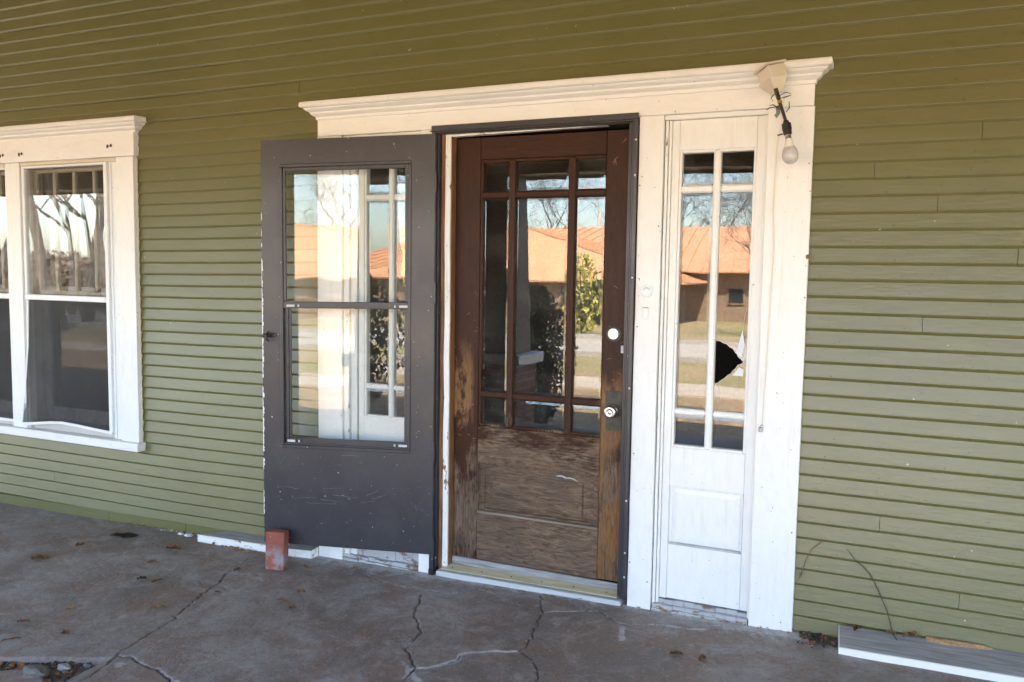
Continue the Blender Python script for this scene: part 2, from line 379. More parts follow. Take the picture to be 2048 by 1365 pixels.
def build_floor():
    xs = np.concatenate([np.arange(-15.2, -5.6, .2), np.arange(-5.6, .95, .0055), np.arange(.95, 12.0, .2)])
    ys = np.concatenate([np.arange(-4.2, -1.9, .1), np.arange(-1.9, 0.045, .0055)])
    X, Y = np.meshgrid(xs, ys, indexing='ij'); nx, ny = X.shape
    crack = np.zeros_like(X); pale = np.zeros_like(X); dz = np.zeros_like(X)
    rs = np.random.RandomState(3)
    for k, (pts, w, dep, pl) in CR.items():
        P = []
        for (ax, ay), (bx, by) in zip(pts, pts[1:]):
            L = math.hypot(bx-ax, by-ay); n = max(1, int(L/0.022))
            for i in range(n):
                s = i/n; j = 0.0 if i == 0 else 0.0055
                P.append((ax+(bx-ax)*s+rs.normal()*j, ay+(by-ay)*s+rs.normal()*j))
        P.append(pts[-1])
        for (ax, ay), (bx, by) in zip(P, P[1:]):
            ww = w*(0.7+0.6*rs.rand()); R = 0.05
            i0, i1 = np.searchsorted(xs, min(ax, bx)-R), np.searchsorted(xs, max(ax, bx)+R)
            j0, j1 = np.searchsorted(ys, min(ay, by)-R), np.searchsorted(ys, max(ay, by)+R)
            if i1 <= i0 or j1 <= j0: continue
            x = X[i0:i1, j0:j1]; y = Y[i0:i1, j0:j1]
            vx, vy = bx-ax, by-ay; L2 = vx*vx+vy*vy+1e-12
            t = np.clip(((x-ax)*vx+(y-ay)*vy)/L2, 0, 1)
            d = np.hypot(x-ax-t*vx, y-ay-t*vy)
            c = np.exp(-(d/ww)**2)
            crack[i0:i1, j0:j1] = np.maximum(crack[i0:i1, j0:j1], c*min(1.0, dep/.006))
            dz[i0:i1, j0:j1] = np.minimum(dz[i0:i1, j0:j1], -dep*c)
            pale[i0:i1, j0:j1] = np.maximum(pale[i0:i1, j0:j1], pl*np.exp(-(d/0.014)**2))
    # pale, lime-stained band along the foot of the house, widest under the storm door and by the right casing
    band = 0.10 + 0.13*np.exp(-((X+2.35)/0.55)**2) + 0.12*np.exp(-((X+0.2)/0.45)**2)
    pale = np.maximum(pale, 0.85*np.clip(1+(Y)/band, 0, 1)*np.where(X > -3.3, 1, 0.3))
    pale = np.maximum(pale, 0.95*np.exp(-(((X+1.60)/0.10)**2+((Y+1.02+0.8*(X+1.60))/0.022)**2)))
    pale = np.maximum(pale, 0.8*np.exp(-(((X+2.70)/0.03)**2+((Y+1.42)/0.035)**2)))
    pale = np.maximum(pale, 0.55*np.exp(-(((X+2.95)/0.16)**2+((Y+0.43)/0.05)**2)))
    # broken hollow at the lower left edge of the view
    hol = ((X > -3.4) & (X < -2.76) & (Y < -1.40-0.40*(X+2.76)*-1.0+0.0) )
    hd = np.clip((-1.375 - 0.42*(-2.76-X)*1.0 - Y)/0.03, 0, 1)*np.clip((Y+1.66+0.1*np.sin(X*9))/0.03+1, 0, 1)*np.clip((-2.77-X)/0.05, 0, 1)*np.clip((X+3.9)/0.1, 0, 1)
    dz = dz - 0.022*hd
    crack = np.maximum(crack, 0.45*hd)
    nz = 0.0018*np.sin(X*5.1+1.3*np.sin(Y*4))*np.sin(Y*6.3+X*1.7) + 0.0010*np.sin(X*17+Y*11)
    # slab plates heave a little against each other
    nz += 0.004*(1/(1+np.exp(-((X+1.75)+0.55*(Y+0.8))/0.004)))*np.exp(-((Y+0.8)/0.9)**2)*0.0
    Z = 0.02+0.019*X + nz + dz
    co = np.stack([X, Y, Z], -1).reshape(-1, 3).astype(np.float32)
    idx = np.arange(nx*ny).reshape(nx, ny)
    q = np.stack([idx[:-1, :-1], idx[1:, :-1], idx[1:, 1:], idx[:-1, 1:]], -1).reshape(-1, 4)
    nv = len(co)
    # skirt along the porch edge (outer side, y = -4.2) down to the ground
    e = idx[:, 0]; low = co[e].copy(); low[:, 2] = G-0.05
    co = np.concatenate([co, low]); li = np.arange(nv, nv+nx)
    q = np.concatenate([q, np.stack([e[:-1], li[:-1], li[1:], e[1:]], -1)])
    me = bpy.data.meshes.new('porch_floor')
    me.vertices.add(len(co)); me.vertices.foreach_set('co', co.ravel())
    me.loops.add(q.size); me.loops.foreach_set('vertex_index', q.ravel().astype(np.int32))
    me.polygons.add(len(q)); me.polygons.foreach_set('loop_start', np.arange(0, q.size, 4, dtype=np.int32))
    me.polygons.foreach_set('loop_total', np.full(len(q), 4, dtype=np.int32))
    me.update(calc_edges=True)
    for nm, A in (('crack', crack), ('pale', pale)):
        at = me.attributes.new(nm, 'FLOAT', 'POINT')
        at.data.foreach_set('value', np.concatenate([A.ravel(), np.zeros(nx)]).astype(np.float32))
    me.materials.append(FLOOR); me.shade_smooth()
    o = bpy.data.objects.new('porch_floor', me); COL.objects.link(o); o['kind'] = 'structure'
build_floor()

# ================================================================== porch roof, ceiling and beam (right ends lengthened to cut side light), columns
def board_ceiling():
    bm = BM()
    y = -4.15
    while y < 0.0:
        box(bm, -15, 12, y, min(y+0.083, 0.0), 3.302, 3.32, 0.003); y += 0.085
    o = obj('porch_ceiling', bm, CEIL); o['kind'] = 'structure'
board_ceiling()
bm = BM(); box(bm, -15.2, 12.2, -4.14, -3.88, 2.50, 3.30)
box(bm, -15.3, 12.3, -4.16, -4.14, 2.47, 3.32)
o = obj('porch_beam', bm, plain('brown_beam_paint', (0.30, 0.22, 0.13), .6)); o['kind'] = 'structure'
bm = BM()
for a, b in (((-9.6, -4.8), (3.17, 3.22)),):
    v = [bm.verts.new(p) for p in ((-15.6, -4.35, 3.33), (12.6, -4.35, 3.33), (12.6, 3.5, 6.1), (-15.6, 3.5, 6.1), (-15.6, 9.5, 3.33), (12.6, 9.5, 3.33))]
    w = [bm.verts.new(p.co - Vector((0, 0, -0.12))) for p in v]
    for quad in ((0, 1, 2, 3), (3, 2, 5, 4)):
        bm.faces.new([v[i] for i in quad]); bm.faces.new([w[i] for i in quad[::-1]])
    for i, j in ((0, 1), (1, 2), (2, 5), (5, 4), (4, 3), (3, 0)): bm.faces.new((v[i], v[j], w[j], w[i]))
o = obj('house_roof', bm, plain('grey_shingle', (0.10, 0.09, 0.085), 0.9)); o['kind'] = 'structure'

def brick_tex():
    t = NT('porch_pier_brick'); b = t.n('ShaderNodeTexBrick')
    mp = t.n('ShaderNodeMapping'); t.l(t.pos, mp.inputs[0]); mp.inputs['Rotation'].default_value = (math.radians(90), 0, 0)
    t.l(mp.outputs[0], b.inputs['Vector']); b.inputs['Scale'].default_value = 1.0
    b.inputs['Brick Width'].default_value = .21; b.inputs['Row Height'].default_value = .075; b.inputs['Mortar Size'].default_value = .006
    b.inputs['Color1'].default_value = (.23, .075, .045, 1); b.inputs['Color2'].default_value = (.17, .055, .035, 1); b.inputs['Mortar'].default_value = (.35, .30, .26, 1)
    return t.done(b.outputs[0], 0.85)
PIER = brick_tex(); COLM = plain('dark_column_paint', (0.035, 0.036, 0.03), 0.5)
def column(cx, lab):
    t = thing('porch_column', (cx, -3.92, 0), lab, 'column', 'columns along the porch edge')
    bm = BM(); box(bm, cx-.25, cx+.25, -4.17, -3.67, G, 0.62, 0.004); obj('brick_pier', bm, PIER, t)
    bm = BM(); box(bm, cx-.31, cx+.31, -4.23, -3.61, 0.62, 0.72, 0.008); obj('pier_cap', bm, WHITE, t)
    bm = BM(); vs = box(bm, cx-.21, cx+.21, -4.13, -3.71, 0.72, 2.50)
    for v in vs:
        if v.co.z > 2: v.co.x = cx+(v.co.x-cx)*.72; v.co.y = -3.92+(v.co.y+3.92)*.72
    obj('column_shaft', bm, COLM, t)
column(-3.56, 'dark tapered porch column on a red brick pier mirrored in the entry door glass')
column(1.9, 'dark tapered porch column on a brick pier right of the front steps')
column(-11.6, 'dark tapered porch column on a brick pier at the far left end')

# ================================================================== house wall: siding
PIT = 0.06847; Z0 = 2.5445
SX0, SX1 = -14.8, 11.6
def zoff(x, z):
    a = min(1, max(0, (3.05-z)/0.8)); b = min(1, max(0, (-1.5-x)/2.4))
    return -0.032*a*b
wall = thing('house_wall', (0, 0, 0), 'olive green house wall clad in narrow horizontal clapboards behind the doors and window', 'wall')
rsd = random.Random(11)
def siding_board(x0, x1, z0, half=None):
    """one clapboard course: face leaning out to a rounded nose with an undercut"""
    prof = [(0.004, PIT+0.004), (-0.0012, PIT+0.001), (-0.0082, 0.0140), (-0.0090, 0.0122), (-0.0086, 0.0105), (-0.0036, 0.0020), (-0.0018, 0.0), (0.002, -0.0005), (0.010, 0.0), (0.010, PIT)]
    n = max(1, int((x1-x0)/0.35)); bm = BM(); rings = []
    j1 = rsd.uniform(-.0010, .0010)
    for i in range(n+1):
        x = x0+(x1-x0)*i/n; dj = rsd.uniform(-.0006, .0006)+j1; dy = rsd.uniform(-.0006, .0004)
        rings.append([bm.verts.new((x, y+dy if y < 0 else y, z0+z+dj+zoff(x, z0))) for y, z in prof])
    k = len(prof)
    for r0, r1 in zip(rings, rings[1:]):
        for i in range(k): bm.faces.new((r0[i], r0[(i+1) % k], r1[(i+1) % k], r1[i]))
    bm.faces.new(rings[0]); bm.faces.new(rings[-1][::-1])
    return obj('siding_board', bm, GREEN, wall)
WIN_L, WIN_R = -6.40, -4.135; ENT_L, ENT_R = -2.785, -0.322
z = Z0 + PIT*11
while z > -0.16:
    segs = []
    zz = z
    if zz > 2.395: segs = [(SX0, SX1)]
    elif zz + PIT > 2.395: segs = [(SX0, SX1)]
    elif zz > 0.40: segs = [(SX0, WIN_L), (WIN_R, ENT_L), (ENT_R, SX1)]
    else: segs = [(SX0, ENT_L), (ENT_R, SX1)]
    for a, b in segs:
        if a == ENT_R and rsd.random() < .25:
            c = rsd.uniform(-.1, .52); siding_board(a, c-.0010, z); siding_board(c+.0010, b, z)
        elif b-a > 5 and rsd.random() < 0.75 or (abs(z-0.15) < PIT/2 and a == SX0):
            c = a + (b-a)*rsd.uniform(.2, .8)
            if a == SX0 and z < 0.35: c = -4.93 if abs(z-0.15) < PIT/2 else -9.5
            siding_board(a, c-.0012, z); siding_board(c+.0012, b, z)
        else: siding_board(a, b, z)
    z -= PIT
# sheathing behind (with the openings left free)
bm = BM()
for x0, x1, z0, z1 in ((SX0, -6.30, -.3, 3.31), (-6.30, -4.25, -.3, .44), (-6.30, -4.25, 2.20, 3.31), (-4.25, -2.66, -.3, 3.31), (-2.66, -.47, 2.225, 3.31), (-.47, SX1, -.3, 3.31)):
    box(bm, x0, x1, 0.0105, 0.12, z0, z1)
obj('sheathing', bm, plain('sheathing', (0.10, 0.09, 0.07), 0.9), wall)
# nail heads set in the boards
bm = BM(); rn = random.Random(77); z = Z0+PIT*6
while z > .05:
    x = -6.3+rn.uniform(0, .3)
    while x < .8:
        if rn.random() < .45 and not (ENT_L-.02 < x < ENT_R+.02 and z < 2.42) and not (WIN_L-.1 < x < WIN_R+.03 and .36 < z < 2.42):
            q = z+.022+rn.uniform(-.004, .004)+zoff(x, z); rr_ = rn.uniform(.0016, .0028)
            cs = [bm.verts.new((x+rr_*math.cos(k*1.047), -.0087, q+rr_*math.sin(k*1.047))) for k in range(6)]; ct = bm.verts.new((x, -.0092, q)); [bm.faces.new((cs[k], cs[(k+1) % 6], ct)) for k in range(6)]
        x += .41+rn.uniform(-.08, .08)
    z -= PIT
obj('nail_heads', bm, plain('dull_nail_spot', (.055, .050, .028), .6), wall, kind='stuff')
# small marks on the wall
def blob(name, x, y, z, r, mat, parent, sx=1.0, sz=1.0):
    bm = BM(); n = 9; a = [bm.verts.new((x+r*sx*math.cos(6.283*i/n)*random.uniform(.7, 1.2), y, z+r*sz*math.sin(6.283*i/n)*random.uniform(.7, 1.2))) for i in range(n)]
    c = bm.verts.new((x, y-r*0.45, z))
    for i in range(n): bm.faces.new((a[i], a[(i+1) % n], c))
    return obj(name, bm, mat, parent)
# skirt board: the narrow last course at the lower left
bm = BM(); n = 10
for x0, x1 in ((-6.9, -4.43), (-4.427, -3.785), (-3.782, -2.80)):
    vs = box(bm, x0, x1, -0.0135, -0.002, -0.14, -0.022+0.0, 0.002)
    for v in vs:
        if v.co.z > -0.05: v.co.z += 0.024*(v.co.x+5.48)/1.8
obj('skirt_board', bm, GREEN, wall)

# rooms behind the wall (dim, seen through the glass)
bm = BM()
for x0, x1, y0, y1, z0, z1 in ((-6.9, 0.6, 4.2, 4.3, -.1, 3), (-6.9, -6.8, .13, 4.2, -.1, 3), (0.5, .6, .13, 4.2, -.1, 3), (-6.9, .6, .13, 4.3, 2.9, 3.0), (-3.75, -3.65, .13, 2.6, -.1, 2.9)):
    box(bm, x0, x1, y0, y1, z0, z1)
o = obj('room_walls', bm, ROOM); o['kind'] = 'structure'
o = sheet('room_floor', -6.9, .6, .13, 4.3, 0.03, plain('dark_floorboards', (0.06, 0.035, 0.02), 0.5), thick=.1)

# ================================================================== mouldings
CORN = [(-.026, 0.0), (-.033, .003), (-.035, .016), (-.047, .023), (-.055, .030), (-.057, .038), (-.072, .046), (-.078, .052), (-.080, .057), (-.092, .059), (-.096, .064), (-.096, .080), (-.092, .088), (0.0, .093)]
def cornice(name, xl, xr, zb, mat, parent, prof=CORN, jit=0.0008):
    bm = BM(); rows = []
    N = 14
    for y, dz_ in prof:
        e = max(0.0, -y-.026) if y < 0 else (-prof[-2][0]-.026)
        row = [(xl-e, 0.0 if y == 0 else y, zb+dz_)]
        for i in range(N+1): row.append((xl-e+(xr-xl+2*e)*i/N, y, zb+dz_))
        rows.append([bm.verts.new((p[0], p[1], p[2]+random.uniform(-jit, jit))) for p in row[1:]])
    for a, b in zip(rows, rows[1:]):
        for i in range(N): bm.faces.new((a[i], a[i+1], b[i+1], b[i]))
    # returns at both ends
    for end, sg in ((0, -1), (N, 1)):
        ret = []
        for (y, dz_), r in zip(prof, rows):
            co = r[end].co
            ret.append(bm.verts.new((co.x, 0.004, co.z)))
        for i in range(len(prof)-1):
            f = (rows[i][end], rows[i+1][end], ret[i+1], ret[i])
            try: bm.faces.new(f if sg > 0 else f[::-1])
            except ValueError: pass
    return obj(name, bm, mat, parent)

def wavy_board(name, x0, x1, y0, y1, z0, z1, mat, parent, bev=0.002, slices=0, jit=0.0009, axis='z'):
    bm = BM(); box(bm, x0, x1, y0, y1, z0, z1, bev)
    if slices:
        nrm = (0, 0, 1) if axis == 'z' else (1, 0, 0)
        for i in range(1, slices):
            t = i/slices; co = (0, 0, z0+(z1-z0)*t) if axis == 'z' else (x0+(x1-x0)*t, 0, 0)
            bmesh.ops.bisect_plane(bm, geom=bm.verts[:]+bm.edges[:]+bm.faces[:], plane_co=co, plane_no=nrm)
        for v in bm.verts:
            k = v.co.z if axis == 'z' else v.co.x
            d = mnoise.noise(Vector((v.co.x*.5 if axis == 'z' else 0, x0*7+z0*3, k*5)))*jit*2
            if axis == 'z': v.co.x += d; v.co.y += d*.5
            else: v.co.z += d; v.co.y += d*.5
    return obj(name, bm, mat, parent)

# ================================================================== entrance surround
ent = thing('entrance_surround', (-1.55, 0, 0), 'white painted wooden entrance surround with long crown moulding above door and sidelights', 'door surround')
wavy_board('casing', -.494, -.312, -.028, .012, fz(-.4, 0)-.01, 2.232, WHITE, ent, slices=18)
wavy_board('casing', -1.043, -.934, -.030, .012, fz(-1, 0)-.004, 2.232, WHITE, ent, slices=18)
wavy_board('casing', -2.162, -2.094, -.030, .012, -.05, 2.232, WHITE, ent, slices=18)
wavy_board('casing', -2.795, -2.640, -.028, .012, -.06, 2.232, WHITE, ent, slices=18)
wavy_board('header_board', -2.793, -.316, -.026, .012, 2.2335, 2.326, WHITEH, ent, slices=20, axis='x')
wavy_board('head_strip', -2.640, -2.164, -.012, .03, 2.205, 2.2325, WHITEH, ent)
wavy_board('head_strip', -.934, -.494, -.014, .03, 2.212, 2.2325, WHITEH, ent)
cornice('crown_moulding', -2.79, -.318, 2.318, WHITEH, ent)
# jamb pieces beside the sidelights, with a dark peeled seam next to the casing
for sx in (1, -1):
    def mx(a, b):
        return (a, b) if sx > 0 else (-3.136-b, -3.136-a)
    if sx < 0:
        wavy_board('jamb_strip', -2.636, -2.604, -.012, .06, -.03, 2.21, WPEEL, ent, .001, 12); wavy_board('jamb_strip', -2.602, -2.566, .004, .06, -.01, 2.21, WHITE, ent, .001); break
    x0, x1 = mx(-.930, -.918); wavy_board('jamb_strip', x0, x1, -.010, .06, fz(-1, 0), 2.21, WPEEL, ent, .001, 12)
    x0, x1 = mx(-.916, -.905); wavy_board('jamb_strip', x0, x1, .002, .06, fz(-1, 0)+.02, 2.21, WHITE, ent, .001)
    x0, x1 = mx(-.506, -.497); wavy_board('jamb_strip', x0, x1, .000, .06, fz(-1, 0)+.02, 2.21, WHITE, ent, .001)
# door jamb, hinge side: bare brown wood edge then white stop
wavy_board('bare_jamb', -2.056, -2.036, -.004, .10, -.01, 2.215, BARE, ent, .001, 14)
wavy_board('door_stop', -2.034, -2.004, -.008, .028, .0, 2.205, WPEEL, ent, .003, 20, .0015)
wavy_board('jamb_shadow_strip', -2.003, -1.999, .0, .10, .03, 2.20, BARE, ent, 0)
bm = BM(); vs = box(bm, -2.034, -1.20, -.006, .03, 2.196, 2.207, .001)
for v in vs:
    if v.co.x > -1.5 and v.co.z < 2.2: v.co.z = 2.2062
obj('head_stop', bm, WPEELH, ent)
bm = BM(); box(bm, -2.06, -1.085, .0, .10, 2.2075, 2.23, .001); obj('head_jamb', bm, GAPDARK, ent)  # dark colour stands in for the shaded gap above the door
bm = BM(); box(bm, -1.094, -1.046, .01, .10, .03, 2.205, .001); obj('strike_jamb', bm, BARE, ent)
# threshold
DULL = mk_white('dull_sill_paint', (.50, .51, .53), peel=0.0, dirt=0.7, vert=False)
bm = BM(); vs = box(bm, -2.05, -1.07, -.044, .10, -.03, .018, .003)
for v in vs: v.co.z += .012*(v.co.x+1.55) - (0.004 if v.co.y < 0 else 0)
obj('sill', bm, DULL, ent)
bm = BM(); vs = box(bm, -2.03, -1.09, -.030, .0255, .0195, .040, .003)
for v in vs: v.co.z += .014*(v.co.x+1.55) - (.014 if v.co.y < -.01 and v.co.z > .03 else 0)
tr = obj('threshold_strip', bm, BRASSY, ent)
for k in range(6):
    x = -1.97+k*.164; bm = BM(); lathe(bm, [(.004, 0), (.004, .0016), (0, .0018)], 10, Matrix.Translation((x, -.008, .0325+.014*(x+1.55))) @ Matrix.Rotation(.22, 4, 'X')); obj('screw', bm, RUST, tr)
# rotten sills below the sidelights
GREYSILL = mk_white('grey_rotten_sill_paint', (.40, .40, .41), peel=0.06, dirt=0.8, vert=False)
for x0, x1 in ((-.928, -.500), (-2.636, -2.166)):
    zf = fz((x0+x1)/2, 0)
    bm = BM()
    for k, (ya, za, zb) in enumerate(((.002 if x0 > -1 else .010, .030, .044 if x0 > -1 else .092), (-.018, .012, .026), (-.030, -.01, .010))):
        n = 9; px = x0
        for i in range(n):
            w = (x1-x0)/n; xe = px+w
            vs = box(bm, px, xe-.0006, ya+random.uniform(-.004, .004), .05, zf+za+random.uniform(-.002, .002)-.01, zf+zb+random.uniform(-.004, .002), .0015)
            px = xe
    obj('rotten_sill', bm, GREYSILL, ent, label='layered grey sill with peeling paint under the right sidelight' if x0 > -1 else None)
# old bell plate and covered button, painted over
bp_ = BM()
Mb = Matrix.Translation((-.989, -.030, 1.461)) @ Matrix.Rotation(math.radians(90), 4, 'X')
lathe(bp_, [(.031, -.001), (.031, .003), (.027, .005), (.024, .0035), (.020, .0035), (.018, .0055), (.006, .007), (0, .007)], 28, Mb)
bell = obj('bell_plate', bp_, WCLEAN, ent, smooth=False)
bm = BM()
for k in range(7):
    a = math.radians(150-k*20); box(bm, -.0012, .0012, -.0015, .0015, .012, .0175, 0, mat=Matrix.Translation((-.989, -.0355, 1.461)) @ Matrix.Rotation(a-math.pi/2, 4, 'Y'))
obj('bell_ribs', bm, GREYWOOD, bell, local=False)
bm = BM(); box(bm, -1.004, -.980, -.036, -.029, 1.335, 1.388, .002); bb = obj('bell_button_cover', bm, WCLEAN, ent)
bm = BM(); box(bm, -1.005, -.979, -.0375, -.036, 1.3855, 1.3895, .0005); obj('cover_top_edge', bm, GREYWOOD, bb)

# ================================================================== panes with bevels
def pane(parent, x0, x1, z0, z1, y, mat, bev=.017, dep=.0030, hole=None, local=False):
    bm = BM()
    if hole:
        a = [bm.verts.new((x, y, z)) for x, z in hole]
        bm.faces.new(a)
        r = bmesh.ops.extrude_face_region(bm, geom=bm.faces[:])
        for v in r['geom']:
            if isinstance(v, bmesh.types.BMVert): v.co.y += .004
        bmesh.ops.triangulate(bm, faces=bm.faces[:])
    else:
        o_ = [bm.verts.new((x, y+dep, z)) for x, z in ((x0, z0), (x1, z0), (x1, z1), (x0, z1))]
        i_ = [bm.verts.new((x, y, z)) for x, z in ((x0+bev, z0+bev), (x1-bev, z0+bev), (x1-bev, z1-bev), (x0+bev, z1-bev))]
        b_ = [bm.verts.new((x, y+.006, z)) for x, z in ((x0, z0), (x1, z0), (x1, z1), (x0, z1))]
        bm.faces.new(i_); bm.faces.new(b_[::-1])
        for k in range(4):
            j = (k+1) % 4
            bm.faces.new((o_[k], o_[j], i_[j], i_[k])); bm.faces.new((b_[k], b_[j], o_[j], o_[k]))
    return obj('pane', bm, mat, parent)

ROWS = [(.775, .907), (.943, 1.893), (1.930, 2.068)]
# ================================================================== entry door
door = thing('entry_door', (-1.55, .04, .07), 'weathered brown wooden entry door with nine bevelled panes and a bare lower panel', 'door')
DY = .040; DT = .085
def dbox(name, x0, x1, z0, z1, mat, y0=DY, bev=.0025, parent=door, slope=0.0):
    bm = BM(); vs = box(bm, x0, x1, y0, DT, z0, z1, bev)
    for v in vs:
        if abs(v.co.z-z0) < .01 and slope: v.co.z += slope*(v.co.x+1.55)
    return obj(name, bm, mat, parent)
dbox('stile', -1.998, -1.862, .070, 2.192, WOODV, slope=0.0)
ls = dbox('stile', -1.214, -1.100, .078, 2.192, WOODV)
dbox('top_rail', -1.861, -1.215, 2.084, 2.192, WOODH)
dbox('middle_rail', -1.861, -1.215, .580, .762, WOODB)
dbox('bottom_rail', -1.861, -1.215, .074, .318, WOODB)
# door shoe (grey sweep)
bm = BM(); vs = box(bm, -1.995, -1.102, .026, .0395, .034, .074, .002); obj('door_sweep', bm, GREYWOOD, door)
# recessed raised panel
bm = BM()
X0, X1, ZA, ZB = -1.861, -1.215, .318, .580
ring = [(.0, .0425), (.004, .052), (.012, .060), (.030, .062), (.034, .070), (.080, .057), (.084, .052)]
prev = None
for d, y in ring:
    cur = [bm.verts.new(p) for p in ((X0+d, y, ZA+d*.6), (X1-d, y, ZA+d*.6), (X1-d, y, ZB-d*.6), (X0+d, y, ZB-d*.6))]
    if prev:
        for k in range(4): bm.faces.new((prev[k], prev[(k+1) % 4], cur[(k+1) % 4], cur[k]))
    prev = cur
bm.faces.new(prev)
pn = obj('panel', bm, WOODP, door)
for nm, za, zb, ma in (('panel_ledge', ZA-.002, ZA+.010, WOODL), ('panel_lip', ZB-.007, ZB+.002, WOODM)):
    bm = BM(); box(bm, X0+.002, X1-.002, .0375, .052, za, zb, .002); obj(nm, bm, ma, door)
for xa, xb in ((X0-.001, X0+.007), (X1-.007, X1+.001)):
    bm = BM(); box(bm, xa, xb, .0385, .052, ZA+.0102, ZB-.0072, .002); obj('panel_lip', bm, WOODM, door)
for x in (-1.300,):
    bm = BM(); box(bm, x-.0012, x+.0012, .050, .0521, .375, .52); obj('panel_split', bm, GAPDARK, pn)
# lip moulding and bars round the glass
cols = [(-1.848, -1.709), (-1.673, -1.402), (-1.364, -1.220)]
for a, b in ((-1.709, -1.673), (-1.402, -1.364)):
    bm = BM(); box(bm, a, b, DY-.001, DT, .762, 2.084, .009, 2); obj('muntin', bm, WOODM, door)
for za, zb in ((.907, .943), (1.893, 1.930)):
    for c0, c1 in cols:
        bm = BM(); box(bm, c0-.010 if c0 < -1.8 else c0-.004, c1+.004, DY+.0005, DT, za, zb, .009, 2); obj('muntin', bm, WOODH if za > 1.5 else WOODM, door)
# glazing lip
bm = BM()
box(bm, -1.862, -1.848, DY+.004, DT, .764, 2.082, .003); box(bm, -1.220, -1.213, DY+.004, DT, .764, 2.082, .003)
box(bm, -1.848, -1.220, DY+.006, DT, .762, .776, .003); box(bm, -1.848, -1.220, DY+.006, DT, 2.068, 2.085, .003)
obj('glazing_lip', bm, WOODM, door)
for r, (z0, z1) in enumerate(ROWS):
    for c, (x0, x1) in enumerate(cols):
        pane(door, x0-.004, x1+.004, z0-.004, z1+.004, .054, GLASS)
# locks
Mk = lambda x, y, z: Matrix.Translation((x, y, z)) @ Matrix.Rotation(math.radians(90), 4, 'X')
bm = BM(); lathe(bm, [(.037, -.002), (.037, .0012), (.034, .002), (0, .002)], 28, Mk(-1.160, DY, 1.255)); obj('lock_scar', bm, PLATE, door, label='dark ring worn round the deadbolt')
bm = BM(); lathe(bm, [(.027, 0), (.027, .012), (.024, .016), (.008, .017), (.007, .015), (0, .015)], 32, Mk(-1.158, DY-.001, 1.258)); db = obj('deadbolt', bm, LOCKW, door, smooth=False)
bm = BM(); box(bm, -1.1592, -1.1568, .0215, .0235, 1.262, 1.270); obj('keyhole', bm, BLACK, db)
bm = BM(); pts = [(-1.186, .990), (-1.116, .992), (-1.112, .985), (-1.112, .812), (-1.118, .804), (-1.182, .802), (-1.188, .810), (-1.190, .982)]
poly_prism(bm, pts, DY-.004, DY+.001); ep = obj('lock_plate', bm, PLATE, door)
bm = BM(); lathe(bm, [(.030, .004), (.030, .010), (.020, .014), (.0115, .020), (.0115, .034), (.020, .040), (.028, .047), (.0305, .056), (.029, .063), (.024, .067), (.012, .0665), (.011, .0655), (.009, .0665), (0, .0665)], 36, Mk(-1.151, DY, .898)); obj('door_knob', bm, STEEL, door, smooth=True)
bm = BM(); box(bm, -1.124, -1.104, DY-.002, DY+.002, 1.170, 1.205, .0008); obj('latch_face', bm, ALU, door)
# scratches on the paint
def scratch(parent, x, z, L, ang, w, y, mat, name='paint_scratch'):
    bm = BM(); n = 6
    pts = [Vector((x+L*t*math.cos(ang), y, z+L*t*math.sin(ang)+.12*L*math.sin(3*t))) for t in [i/n for i in range(n+1)]]
    tube(bm, pts, [w*(.35+.65*math.sin(3.14*(i+.4)/(n+.8))) for i in range(n+1)], 4)
    return obj(name, bm, mat, parent)
CHIP = plain('chipped_bare_wood', (.30, .17, .09), .7, var=.4)
for x, z, L, a in ((-1.185, 2.035, .030, 1.2), (-1.176, 2.030, .032, 1.35), (-1.166, 2.032, .028, 1.9), (-1.188, 2.045, .02, .2), (-1.175, 2.060, .018, .5), (-1.145, 2.128, .03, .6), (-1.135, 2.14, .02, .7)):
    scratch(door, x, z, L, a, .0013, DY-.0003, CHIP)
for i in range(26):
    x = random.choice([random.uniform(-1.985, -1.875), random.uniform(-1.205, -1.11)]); scratch(door, x, random.uniform(.45, 1.5), random.uniform(.008, .03), random.uniform(-.6, .9), .0009, DY-.0002, CHIP)
scratch(door, -1.43, .553, .05, -.1, .004, DY-.0003, ALU, 'white_scuff'); scratch(door, -1.39, .548, .07, -.15, .003, DY-.0003, ALU, 'white_scuff')

